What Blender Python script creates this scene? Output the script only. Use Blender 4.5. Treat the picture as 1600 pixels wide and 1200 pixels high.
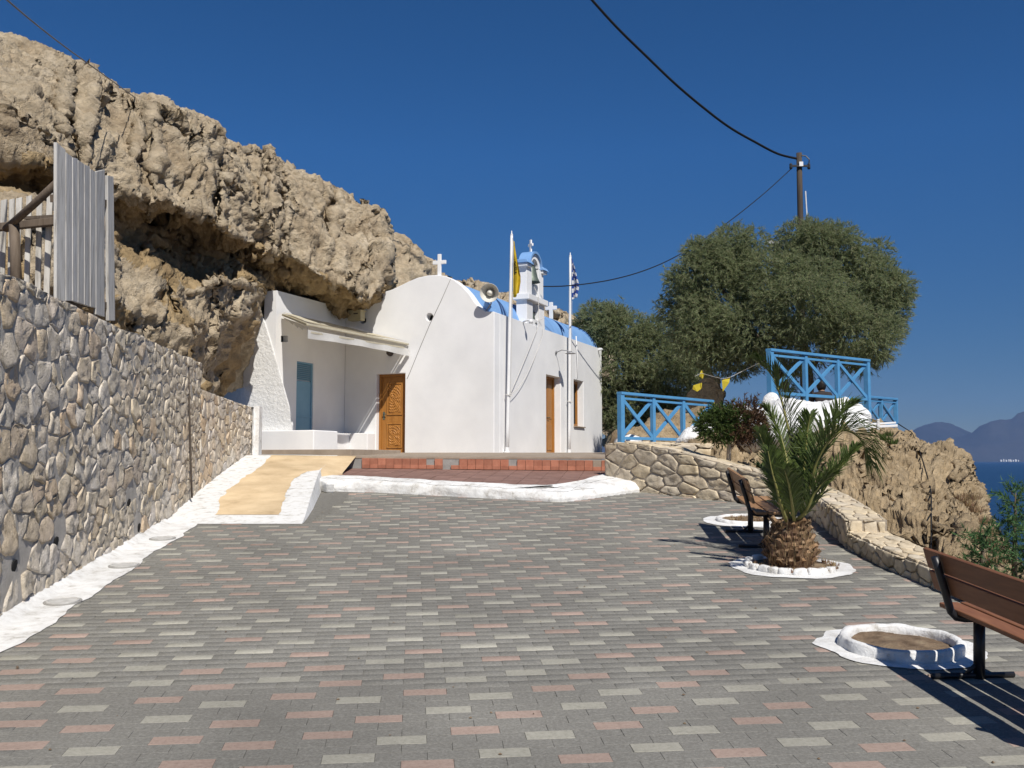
import bpy, bmesh, math, random
import numpy as np
from mathutils import Vector, Matrix, noise
R = math.radians
random.seed(7); rng = np.random.default_rng(11)
scene = bpy.context.scene
COL = scene.collection
for o in list(bpy.data.objects): bpy.data.objects.remove(o)

# ------------------------------------------------------------------ camera, sky, sun, exposure
F = 1550.0                        # focal length in pixels of a 1600 px wide frame
HP = 1.8                          # eye height above the sloping plaza
A = math.atan(120 / F)            # the plaza climbs away at this angle and the camera is tilted up by the same
CA, SA = math.cos(A), math.sin(A)
CZ = HP / CA
cam_d = bpy.data.cameras.new('camera'); cam = bpy.data.objects.new('camera', cam_d); COL.objects.link(cam)
cam.location = (0, 0, CZ); cam.rotation_euler = (math.pi / 2 + A, 0, 0)
cam_d.sensor_fit = 'HORIZONTAL'; cam_d.sensor_width = 36; cam_d.lens = 36 * F / 1600
cam_d.clip_start = .05; cam_d.clip_end = 60000
scene.camera = cam
SUN_EL = R(46); SUN_AZ = math.atan2(.36, -.933)
SUN = Vector((math.sin(SUN_AZ) * math.cos(SUN_EL), math.cos(SUN_AZ) * math.cos(SUN_EL), math.sin(SUN_EL)))
w = bpy.data.worlds.new('World'); scene.world = w; w.use_nodes = True
nt = w.node_tree; bg = nt.nodes['Background']
sky = nt.nodes.new('ShaderNodeTexSky'); sky.sky_type = 'NISHITA'; sky.sun_disc = False
sky.sun_elevation = SUN_EL; sky.sun_rotation = SUN_AZ
sky.altitude = 2500; sky.air_density = .75; sky.dust_density = .05; sky.ozone_density = 6.0
hs_ = nt.nodes.new('ShaderNodeHueSaturation'); hs_.inputs['Saturation'].default_value = 1.2
nt.links.new(sky.outputs[0], hs_.inputs['Color']); tc_ = nt.nodes.new('ShaderNodeTexCoord'); sx_ = nt.nodes.new('ShaderNodeSeparateXYZ'); nt.links.new(tc_.outputs['Generated'], sx_.inputs[0])
gr_ = nt.nodes.new('ShaderNodeValToRGB'); nt.links.new(sx_.outputs[2], gr_.inputs[0]); gr_.color_ramp.elements[0].position = 0; gr_.color_ramp.elements[0].color = (.54, .38, .26, 1); gr_.color_ramp.elements[1].position = .30; gr_.color_ramp.elements[1].color = (1, 1, 1, 1)
ml_ = nt.nodes.new('ShaderNodeMix'); ml_.data_type = 'RGBA'; ml_.blend_type = 'MULTIPLY'; ml_.inputs[0].default_value = 1
nt.links.new(hs_.outputs[0], ml_.inputs[6]); nt.links.new(gr_.outputs[0], ml_.inputs[7]); nt.links.new(ml_.outputs[2], bg.inputs[0]); bg.inputs[1].default_value = .075
sd = bpy.data.lights.new('sun', 'SUN'); so = bpy.data.objects.new('sun', sd); COL.objects.link(so)
sd.energy = 4.2; sd.angle = R(.53); sd.color = (1, .95, .87)
so.rotation_euler = SUN.to_track_quat('Z', 'Y').to_euler(); so.location = (5, -10, 30)
scene.view_settings.view_transform = 'Standard'; scene.view_settings.look = 'None'
scene.view_settings.exposure = .3; scene.view_settings.gamma = 1; scene.view_settings.use_curve_mapping = False

# ------------------------------------------------------------------ places
def C(X, d, h=0.0):               # X right, d along the plaza, h above the plaza plane -> world
    zc = h - HP
    return Vector((X, d * CA - zc * SA, CZ + d * SA + zc * CA))
def P(px, py, d):                 # what stands at depth d on the line of sight of a photo point
    return C((px - 800) / F * d, d, HP + (600 - py) / F * d)
def G(px, py, h=0.0):             # plaza point
    d = (HP - h) * F / (py - 600)
    return C((px - 800) / F * d, d, h)
def GXd(px, py, h=0.0):
    d = (HP - h) * F / (py - 600)
    return (px - 800) / F * d, d
def hit(px, py, p0, n):           # line of sight meets a plane
    o = Vector((0, 0, CZ)); r = P(px, py, 1.0) - o
    return o + r * ((p0 - o).dot(n) / r.dot(n))

# ------------------------------------------------------------------ helpers
class MB:
    def __init__(s): s.v = []; s.f = []; s.m = []
    def add(s, vs, fs, mi=0):
        b = len(s.v); s.v += [tuple(p) for p in vs]
        for f in fs: s.f.append(tuple(b + i for i in f)); s.m.append(mi)
    def box(s, c, ax, mi=0):      # ax: three half-axis vectors
        c = Vector(c); x, y, z = [Vector(a) for a in ax]
        vs = [c + x * i + y * j + z * k for k in (-1, 1) for j in (-1, 1) for i in (-1, 1)]
        fs = [(0, 2, 3, 1), (4, 5, 7, 6), (0, 1, 5, 4), (2, 6, 7, 3), (0, 4, 6, 2), (1, 3, 7, 5)]
        if x.cross(y).dot(z) < 0: fs = [f[::-1] for f in fs]
        s.add(vs, fs, mi)
    def bar(s, a, b, wx, wy, up=(0, 0, 1), mi=0):
        a, b = Vector(a), Vector(b); t = (b - a).normalized()
        side = t.cross(Vector(up)); side = side.normalized() if side.length > 1e-4 else Vector((1, 0, 0))
        u2 = side.cross(t).normalized()
        s.box((a + b) / 2, (side * wx / 2, (b - a) / 2, u2 * wy / 2), mi)
    def tube(s, pts, r, n=8, mi=0, caps=True):
        pts = [Vector(p) for p in pts]; k = len(pts)
        rs = r if isinstance(r, (list, tuple)) else [r] * k
        ref = None; vs = []
        for i, p in enumerate(pts):
            t = (pts[min(i + 1, k - 1)] - pts[max(i - 1, 0)]).normalized()
            if ref is None: ref = Vector((0, 0, 1)) if abs(t.z) < .9 else Vector((1, 0, 0))
            a = (ref - t * ref.dot(t)).normalized(); ref = a; b = t.cross(a)
            vs += [p + (a * math.cos(2 * math.pi * j / n) + b * math.sin(2 * math.pi * j / n)) * rs[i] for j in range(n)]
        fs = [(i * n + j, i * n + (j + 1) % n, (i + 1) * n + (j + 1) % n, (i + 1) * n + j) for i in range(k - 1) for j in range(n)]
        if caps: fs += [tuple(range(n))[::-1], tuple((k - 1) * n + j for j in range(n))]
        s.add(vs, fs, mi)
    def lathe(s, c, ax, prof, n=24, mi=0, closed=False):   # prof: (radius, along)
        ax = Vector(ax).normalized(); a = ax.orthogonal().normalized(); b = ax.cross(a); c = Vector(c); vs = []
        for (r, h) in prof: vs += [c + ax * h + (a * math.cos(2 * math.pi * j / n) + b * math.sin(2 * math.pi * j / n)) * r for j in range(n)]
        k = len(prof)
        fs = [(i * n + j, i * n + (j + 1) % n, (i + 1) * n + (j + 1) % n, (i + 1) * n + j) for i in range(k - 1) for j in range(n)]
        s.add(vs, fs, mi)
    def prism(s, poly, off, mi=0):
        poly = [Vector(p) for p in poly]; off = Vector(off); n = len(poly)
        nn = sum(((poly[i] - poly[0]).cross(poly[(i + 1) % n] - poly[0]) for i in range(1, n - 1)), Vector())
        if nn.dot(off) < 0: poly = poly[::-1]
        fs = [tuple(range(n))[::-1], tuple(range(n, 2 * n))] + [(i, (i + 1) % n, n + (i + 1) % n, n + i) for i in range(n)]
        s.add(poly + [p + off for p in poly], fs, mi)
    def grid(s, fn, nu, nv, mi=None):
        vs = [fn(i / nu, j / nv) for j in range(nv + 1) for i in range(nu + 1)]
        b = len(s.v); s.v += [tuple(p) for p in vs]
        for j in range(nv):
            for i in range(nu):
                a = b + j * (nu + 1) + i
                s.f.append((a, a + 1, a + nu + 2, a + nu + 1)); s.m.append(mi(i / nu, j / nv) if callable(mi) else (mi or 0))
    def build(s, name, mats, parent=None, smooth=False, bevel=0, seg=2):
        me = bpy.data.meshes.new(name); me.from_pydata(s.v, [], s.f)
        return finish(me, name, mats, parent, smooth, bevel, seg, s.m)
def finish(me, name, mats, parent=None, smooth=False, bevel=0, seg=2, mi=None):
    for m in (mats if isinstance(mats, (list, tuple)) else [mats]): me.materials.append(m)
    if mi is not None and any(mi): me.polygons.foreach_set('material_index', mi)
    if smooth: me.polygons.foreach_set('use_smooth', [True] * len(me.polygons))
    me.update(); me.validate()
    o = bpy.data.objects.new(name, me); COL.objects.link(o)
    if parent is not None: attach(o, parent)
    if bevel:
        b = o.modifiers.new('bevel', 'BEVEL'); b.width = bevel; b.segments = seg; b.limit_method = 'ANGLE'; b.angle_limit = R(40)
    return o
def attach(o, parent):
    o.parent = parent; o.matrix_parent_inverse = PW[parent.name].inverted()
    PW[o.name] = PW.get(o.name, Matrix.Identity(4))
class _PW(dict):
    def __missing__(s, k): return Matrix.Identity(4)
PW = _PW()
def tag(o, label=None, cat=None, group=None, kind=None):
    if label: o['label'] = label
    if cat: o['category'] = cat
    if group: o['group'] = group
    if kind: o['kind'] = kind
    return o
def empty(name, loc, label, cat, group=None):
    o = bpy.data.objects.new(name, None); COL.objects.link(o); o.location = loc; o.empty_display_size = .1
    PW[o.name] = Matrix.Translation(Vector(loc))
    return tag(o, label, cat, group)
def np_mesh(name, V, Fc, mats, parent=None, smooth=False, mi=None):
    me = bpy.data.meshes.new(name); V = np.asarray(V, np.float32); Fc = np.asarray(Fc, np.int32); k = Fc.shape[1]
    me.vertices.add(len(V)); me.vertices.foreach_set('co', V.ravel())
    me.loops.add(Fc.size); me.loops.foreach_set('vertex_index', Fc.ravel())
    me.polygons.add(len(Fc)); me.polygons.foreach_set('loop_start', np.arange(0, Fc.size, k, dtype=np.int32))
    try: me.polygons.foreach_set('loop_total', np.full(len(Fc), k, np.int32))
    except Exception: pass
    me.update(calc_edges=True)
    return finish(me, name, mats, parent, smooth, mi=mi)
def difference(o, cutters):
    for c in cutters:
        m = o.modifiers.new('cut', 'BOOLEAN'); m.object = c; m.operation = 'DIFFERENCE'; m.solver = 'EXACT'
    bpy.context.view_layer.update()
    dg = bpy.context.evaluated_depsgraph_get()
    me = bpy.data.meshes.new_from_object(o.evaluated_get(dg)); o.modifiers.clear(); o.data = me
    for c in cutters: bpy.data.objects.remove(c)
def interp(x, xs, ys): return float(np.interp(x, xs, ys))

# ------------------------------------------------------------------ materials
MATS = {}
def M(name, cols, scale=4., detail=6., rough=.85, bump=0., bscale=None, bdist=.02, rnd=0., by='object', spec=.3, metal=0., stretch=None, transl=0., pal=None, contrast=(.3, .7), nrough=.62, stain=None):
    """noise-mixed colours on world position; pal: per-piece palette; rnd: per-piece brightness spread"""
    m = bpy.data.materials.new(name); m.use_nodes = True; n = m.node_tree.nodes; L = m.node_tree.links
    p = n['Principled BSDF']; p.inputs['Roughness'].default_value = rough; p.inputs['Specular IOR Level'].default_value = spec; p.inputs['Metallic'].default_value = metal
    geo = n.new('ShaderNodeNewGeometry'); vec = geo.outputs['Position']
    if stretch:
        mp = n.new('ShaderNodeMapping'); mp.inputs['Scale'].default_value = stretch; L.new(vec, mp.inputs[0]); vec = mp.outputs[0]
    nz = n.new('ShaderNodeTexNoise'); nz.inputs['Scale'].default_value = scale; nz.inputs['Detail'].default_value = detail; nz.inputs['Roughness'].default_value = nrough
    L.new(vec, nz.inputs['Vector'])
    rp = n.new('ShaderNodeValToRGB'); L.new(nz.outputs[0], rp.inputs[0])
    e = rp.color_ramp.elements; k = len(cols)
    while len(e) < k: e.new(.5)
    for i, c in enumerate(cols):
        e[i].position = contrast[0] + (contrast[1] - contrast[0]) * (i / max(k - 1, 1)); e[i].color = (*c, 1)
    colout = rp.outputs[0]
    src = None
    if stain:
        n2 = n.new('ShaderNodeTexNoise'); n2.inputs['Scale'].default_value = stain[0]; n2.inputs['Detail'].default_value = 7; L.new(vec, n2.inputs['Vector'])
        r2 = n.new('ShaderNodeMapRange'); r2.inputs[1].default_value = .3; r2.inputs[2].default_value = .7; r2.inputs[3].default_value = 1 - stain[1]; r2.inputs[4].default_value = 1 + stain[1] * .6; L.new(n2.outputs[0], r2.inputs[0])
        h2 = n.new('ShaderNodeHueSaturation'); L.new(r2.outputs[0], h2.inputs['Value']); L.new(colout, h2.inputs['Color']); colout = h2.outputs[0]
    if rnd or pal:
        src = n.new('ShaderNodeObjectInfo').outputs['Random'] if by == 'object' else geo.outputs['Random Per Island']
    if pal:
        pr = n.new('ShaderNodeValToRGB'); pr.color_ramp.interpolation = 'LINEAR'; L.new(src, pr.inputs[0]); e = pr.color_ramp.elements
        while len(e) < len(pal): e.new(.5)
        for i, c in enumerate(pal): e[i].position = i / (len(pal) - 1); e[i].color = (*c, 1)
        mx = n.new('ShaderNodeMix'); mx.data_type = 'RGBA'; mx.blend_type = 'MULTIPLY'; mx.inputs[0].default_value = 1
        L.new(pr.outputs[0], mx.inputs[6]); L.new(colout, mx.inputs[7]); colout = mx.outputs[2]
    if rnd:
        mr = n.new('ShaderNodeMapRange'); L.new(src, mr.inputs[0]); mr.inputs[3].default_value = 1 - rnd; mr.inputs[4].default_value = 1 + rnd
        wn = n.new('ShaderNodeTexWhiteNoise'); wn.noise_dimensions = '1D'; L.new(src, wn.inputs['W']); L.new(wn.outputs[0], mr.inputs[0])
        hs = n.new('ShaderNodeHueSaturation'); L.new(mr.outputs[0], hs.inputs['Value']); L.new(colout, hs.inputs['Color']); colout = hs.outputs[0]
    L.new(colout, p.inputs['Base Color'])
    if bump:
        b = n.new('ShaderNodeBump'); b.inputs['Strength'].default_value = bump; b.inputs['Distance'].default_value = bdist
        nb = n.new('ShaderNodeTexNoise'); nb.inputs['Scale'].default_value = bscale or scale * 4; nb.inputs['Detail'].default_value = 8; nb.inputs['Roughness'].default_value = .65
        L.new(vec, nb.inputs['Vector']); L.new(nb.outputs[0], b.inputs['Height']); L.new(b.outputs[0], p.inputs['Normal'])
    if transl:
        tr = n.new('ShaderNodeBsdfTranslucent'); L.new(colout, tr.inputs[0]); ms = n.new('ShaderNodeMixShader'); ms.inputs[0].default_value = transl
        L.new(p.outputs[0], ms.inputs[1]); L.new(tr.outputs[0], ms.inputs[2]); L.new(ms.outputs[0], n['Material Output'].inputs[0])
    MATS[name] = m
    return m
def sheet_z(m, zmask): pass
M('plaster', [(.76, .76, .765), (.82, .82, .815)], 1.3, 6, .9, .25, 22, .006, stain=(.9, .08))
M('rough_plaster', [(.70, .70, .69), (.80, .80, .79)], 3, 6, .95, .9, 14, .03)
M('whitewash', [(.40, .37, .32), (.70, .69, .67), (.80, .80, .79)], 6, 10, .95, .8, 30, .015, contrast=(.30, .56), nrough=.72, stain=(1.5, .12))
M('whitewash_paint', [(.40, .38, .35), (.66, .65, .62), (.76, .76, .75)], 9, 9, .95, .6, 60, .006, contrast=(.30, .52))
M('rock_white', [(.60, .57, .52), (.78, .77, .76), (.83, .83, .82)], 5, 10, .95, 1.0, 18, .04, contrast=(.3, .5), nrough=.72)
M('blue_roof', [(.16, .32, .60), (.21, .385, .67)], 2, 5, .6, .1, 30, .004)
M('blue_paint', [(.075, .25, .47), (.10, .30, .54)], 5, 5, .5, .1, 40, .003)
M('blue_door', [(.17, .33, .45), (.21, .38, .50)], 3, 5, .6, .05, 30, .003)
M('door_wood', [(.30, .125, .028), (.42, .19, .045)], 6, 6, .45, .15, 30, .003, stretch=(3, 3, .35))
M('bench_wood', [(.17, .07, .034), (.26, .115, .055)], 7, 7, .55, .25, 40, .003, stretch=(4, .5, 4), rnd=.12)
M('bench_wood_far', [(.30, .16, .075), (.40, .24, .125)], 7, 7, .6, .25, 40, .003, stretch=(4, .5, 4), rnd=.12)
M('black_iron', [(.012, .012, .014), (.02, .02, .023)], 8, 4, .4, .1, 60, .002, spec=.5)
M('grey_wood', [(.30, .28, .25), (.58, .555, .51), (.66, .64, .60)], 7, 10, .9, .5, 30, .006, stretch=(5, 5, .35), rnd=.14)
M('dark_wood', [(.10, .075, .055), (.19, .15, .115)], 5, 8, .9, .4, 30, .006, stretch=(5, 5, .4))
M('pole_wood', [(.05, .04, .033), (.10, .078, .06)], 4, 8, .9, .4, 30, .006, stretch=(5, 5, .3))
M('metal_white', [(.70, .70, .70), (.78, .78, .78)], 6, 3, .45, 0)
M('metal_grey', [(.24, .24, .25), (.34, .34, .35)], 9, 5, .5, .1, 60, .002, metal=.3)
M('bronze', [(.075, .095, .08), (.15, .18, .15)], 8, 6, .5, .1, 40, .003, metal=.4)
M('lid', [(.40, .39, .37), (.58, .57, .55)], 14, 7, .8, .2, 60, .003)
M('cable', [(.008, .008, .009), (.012, .012, .012)], 5, 2, .7)
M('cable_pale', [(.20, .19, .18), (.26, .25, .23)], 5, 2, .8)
M('rope', [(.50, .48, .44), (.62, .60, .56)], 40, 3, .9)
M('horn_white', [(.60, .585, .53), (.68, .66, .60)], 6, 4, .5)
M('awning', [(.58, .53, .40), (.68, .63, .49)], 8, 5, .85, .15, 60, .003, transl=.25)
M('awning_white', [(.74, .73, .69), (.80, .79, .76)], 8, 5, .85, .15, 60, .003, transl=.3)
M('rock', [(.25, .185, .12), (.44, .345, .23), (.53, .435, .305), (.60, .51, .385)], 1.0, 14, .98, 1.0, 22, .08, contrast=(.30, .66), nrough=.78, stain=(7, .30))
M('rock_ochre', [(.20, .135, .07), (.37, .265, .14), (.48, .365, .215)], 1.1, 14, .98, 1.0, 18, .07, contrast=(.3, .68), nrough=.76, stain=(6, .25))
M('rock_sand', [(.22, .16, .095), (.39, .295, .18), (.49, .385, .25)], 1.3, 14, .98, 1.0, 20, .06, contrast=(.3, .68), nrough=.78, stain=(7, .28))
M('soil', [(.10, .065, .04), (.22, .155, .10), (.30, .23, .15)], 6, 10, 1, .9, 25, .03)
STONE_PAL = [(.70, .62, .51), (.64, .53, .38), (.74, .66, .54), (.64, .59, .51), (.70, .60, .44), (.67, .61, .52), (.76, .70, .60), (.60, .45, .29), (.68, .64, .58), (.72, .64, .52)]
M('wall_stone', [(.42, .38, .33), (.84, .82, .79), (1.12, 1.10, 1.10)], 9, 12, .95, .85, 55, .022, pal=STONE_PAL, rnd=.10, contrast=(.30, .60), nrough=.74)
M('pale_stone', [(.62, .58, .52), (.95, .94, .92), (1.08, 1.08, 1.08)], 5, 11, .95, .6, 30, .02, pal=[(.62, .52, .38), (.64, .56, .44), (.56, .49, .38), (.66, .55, .38), (.62, .54, .43)], rnd=.1, contrast=(.3, .68))
M('mortar', [(.36, .335, .30), (.50, .465, .42)], 6, 9, 1, .8, 40, .015)
M('mortar_tan', [(.30, .26, .21), (.42, .365, .30)], 6, 9, 1, .8, 40, .015)
M('paver_grey', [(.125, .119, .105), (.215, .207, .185), (.335, .325, .295)], 60, 9, .92, .6, 150, .004, rnd=.05, stain=(.9, .20), by='island', contrast=(.28, .72), nrough=.8)
M('paver_pink', [(.25, .18, .148), (.38, .285, .238), (.45, .345, .29)], 45, 9, .9, .5, 150, .004, rnd=.12, stain=(.9, .20), contrast=(.25, .75), nrough=.75, by='island')
M('paver_cream', [(.24, .23, .19), (.37, .355, .30), (.45, .43, .37)], 45, 9, .9, .5, 150, .004, rnd=.12, stain=(.9, .20), contrast=(.25, .75), nrough=.75, by='island')
M('joint', [(.14, .133, .118), (.22, .21, .185)], 20, 6, 1, .5, 80, .004)
M('ochre', [(.46, .33, .19), (.64, .48, .29), (.70, .54, .34)], 2.2, 12, .95, .6, 45, .012, contrast=(.25, .6), nrough=.72, stain=(1.1, .16))
M('tile_floor', [(.20, .115, .092), (.29, .175, .145)], 5, 8, .8, .2, 50, .004, rnd=.10, by='object')
M('tile_riser', [(.34, .13, .08), (.45, .195, .125)], 8, 8, .8, .2, 50, .004, rnd=.16, by='object')
M('cement', [(.26, .25, .235), (.36, .35, .33)], 6, 9, .95, .5, 50, .008)
M('terrace', [(.27, .215, .165), (.38, .315, .25)], 3, 9, .95, .3, 50, .005)
M('grout', [(.40, .38, .34), (.50, .48, .44)], 10, 6, 1, .3, 60, .004)
M('tam_leaf', [(1, 1, 1), (1, 1, 1)], 2, 2, .9, pal=[(.15, .20, .09), (.24, .295, .145), (.29, .335, .18), (.35, .35, .21), (.21, .265, .125), (.40, .36, .24)], by='island', transl=.5, spec=.15)
M('bush_leaf', [(1, 1, 1), (1, 1, 1)], 2, 2, .8, pal=[(.04, .075, .018), (.085, .13, .03), (.06, .09, .028), (.12, .15, .05)], by='island', transl=.25, spec=.2)
M('bush_dry', [(1, 1, 1), (1, 1, 1)], 2, 2, .9, pal=[(.07, .04, .025), (.13, .07, .045), (.09, .06, .03), (.16, .10, .06)], by='island', transl=.2, spec=.1)
M('pine_leaf', [(1, 1, 1), (1, 1, 1)], 2, 2, .8, pal=[(.05, .11, .045), (.09, .18, .07), (.13, .22, .09)], by='island', transl=.35, spec=.2)
M('palm_leaf', [(.06, .095, .022), (.115, .16, .045)], 3, 4, .5, pal=[(.8, .8, .8), (1.25, 1.2, 1.1), (1, 1, 1)], by='island', transl=.25, spec=.4)
M('palm_rib', [(.20, .20, .06), (.27, .25, .09)], 6, 4, .6)
M('palm_husk', [(.10, .065, .04), (.22, .15, .09), (.38, .29, .19)], 14, 9, .95, .9, 50, .015, rnd=.4, by='object', pal=[(1, 1, 1), (.8, .7, .65), (1.1, .95, .8), (1.25, 1.2, 1.15), (.7, .62, .6)])
M('straw', [(1, 1, 1), (1, 1, 1)], 2, 2, .9, pal=[(.30, .21, .11), (.40, .30, .16), (.24, .15, .09), (.34, .20, .15)], by='island', transl=.2)
M('bark', [(.09, .07, .05), (.17, .135, .10)], 5, 9, .95, .9, 20, .02, stretch=(3, 3, .6))
M('bark_pale', [(.32, .26, .20), (.42, .36, .29)], 12, 6, .95, .5, 40, .006)
M('flag_yellow', [(.78, .56, .03), (.86, .64, .05)], 6, 3, .8, transl=.3)
M('flag_black', [(.012, .011, .008), (.02, .018, .012)], 6, 3, .8)
M('flag_white', [(.74, .74, .74), (.80, .80, .80)], 6, 3, .8, transl=.3)
M('flag_blue', [(.02, .055, .26), (.03, .07, .31)], 6, 3, .8, transl=.2)
M('pennant', [(.62, .50, .04), (.74, .60, .06)], 6, 3, .8, transl=.3)
M('box_tan', [(.40, .34, .20), (.48, .41, .26)], 6, 4, .6)
M('lamp_dark', [(.05, .04, .035), (.09, .07, .06)], 9, 4, .5)
M('dark_void', [(.012, .012, .012), (.02, .02, .02)], 4, 2, 1)
M('skin', [(.30, .17, .11), (.36, .21, .14)], 6, 4, .6)
M('hair', [(.010, .008, .007), (.018, .014, .012)], 30, 4, .6)
M('shirt', [(.03, .025, .025), (.05, .04, .04)], 8, 5, .9)
M('mountain', [(.018, .022, .026), (.034, .036, .038), (.055, .054, .052)], .0012, 9, 1)
M('house_white', [(.74, .73, .70), (.80, .79, .77)], .02, 3, .9)
def water():
    m = bpy.data.materials.new('water'); m.use_nodes = True; n = m.node_tree.nodes; L = m.node_tree.links; p = n['Principled BSDF']
    p.inputs['Base Color'].default_value = (.010, .040, .105, 1); p.inputs['Roughness'].default_value = .35; p.inputs['Specular IOR Level'].default_value = .18
    geo = n.new('ShaderNodeNewGeometry'); mp = n.new('ShaderNodeMapping'); mp.inputs['Scale'].default_value = (.12, .35, 1); L.new(geo.outputs['Position'], mp.inputs[0])
    nz = n.new('ShaderNodeTexNoise'); nz.inputs['Scale'].default_value = 1; nz.inputs['Detail'].default_value = 8; L.new(mp.outputs[0], nz.inputs['Vector'])
    b = n.new('ShaderNodeBump'); b.inputs['Strength'].default_value = 1; b.inputs['Distance'].default_value = 1.2; L.new(nz.outputs[0], b.inputs['Height']); L.new(b.outputs[0], p.inputs['Normal'])
    rp = n.new('ShaderNodeValToRGB'); L.new(nz.outputs[0], rp.inputs[0]); e = rp.color_ramp.elements
    e[0].position = .35; e[0].color = (.006, .028, .078, 1); e[1].position = .7; e[1].color = (.015, .055, .13, 1); L.new(rp.outputs[0], p.inputs['Base Color'])
    MATS['water'] = m
water()
mt = MATS
# ------------------------------------------------------------------ sea, far shore, mountains
SEA = CZ - 11.0
def ground_grid(name, fn, nu, nv, mat, kind='structure'):
    b = MB(); b.grid(fn, nu, nv); o = b.build(name, mat, smooth=True); return tag(o, kind=kind)
bm_ = MB(); bm_.grid(lambda i, j: (-9000 + 22000 * i, -800 + 11200 * j, SEA), 8, 8)
tag(bm_.build('sea', mt['water']), kind='structure')
MD = 9000.0
def mountain(name, sky, d0, d1, seed, mat):
    xs = [s[0] for s in sky]; ys = [s[1] for s in sky]
    def f(i, j):
        px = xs[0] + (xs[-1] - xs[0]) * i; d = d0 + (d1 - d0) * j
        top = (722 - interp(px, xs, ys)) / F * d1
        prof = min(1, j / .8) ** 1.25 if j <= .8 else 1 - (j - .8) * 1.2
        X = (px - 800) / F * d
        q = Vector((X * .0012, d * .0012, seed))
        rid = noise.hetero_terrain(q, .9, 2.1, 6, .6)
        z = top * prof * (1 + .30 * (1 - prof) * (rid - .6)) + 14 * (noise.noise(q * 9)) * prof + 9 * noise.noise(q * 25) * prof
        return (X, d, SEA + max(z, -3) - (4 if j == 0 else 0))
    b = MB(); b.grid(f, 420, 40); return tag(b.build(name, mat, smooth=True), kind='structure')
mountain('mountains', [(300, 700), (900, 690), (1200, 694), (1380, 689), (1420, 678), (1445, 665), (1462, 661), (1484, 662), (1500, 670), (1515, 678), (1560, 690), (1700, 700), (2600, 700)], 9050, 10100, 3.1, mt['mountain'])
mountain('mountains', [(1000, 716), (1300, 712), (1480, 690), (1516, 678), (1530, 668), (1545, 661), (1562, 657), (1580, 655), (1590, 650), (1602, 645), (1640, 628), (1700, 610), (1800, 620), (1950, 590), (2200, 630), (2700, 700)], 8750, 9800, 8.7, mt['mountain'])
hb = None
for k, (px, hw, hh) in enumerate([(1564, 2.4, 1.6), (1568, 1.6, 2.2), (1572, 2.2, 1.5), (1576, 1.4, 2.0), (1579, 2.6, 1.8), (1583, 1.8, 1.4), (1587, 2.4, 2.0), (1591, 1.4, 1.3)]):
    d = 8700; c = P(px, 720, d); wx, hz = hw / F * d, 1.4 * hh / F * d
    b = MB(); b.box((c.x, c.y, SEA + 4 + hz / 2), ((wx / 2 * .95, 0, 0), (0, 6, 0), (0, 0, hz / 2))); b.prism([(c.x - wx / 2, c.y - 6.5, SEA + 4 + hz), (c.x + wx / 2, c.y - 6.5, SEA + 4 + hz), (c.x, c.y - 6.5, SEA + 4 + hz + 5)], (0, 13, 0))
    tag(b.build('distant_house', mt['house_white']), 'tiny white house on the far shore across the sea', 'house', 'white houses on the far shore')

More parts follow.
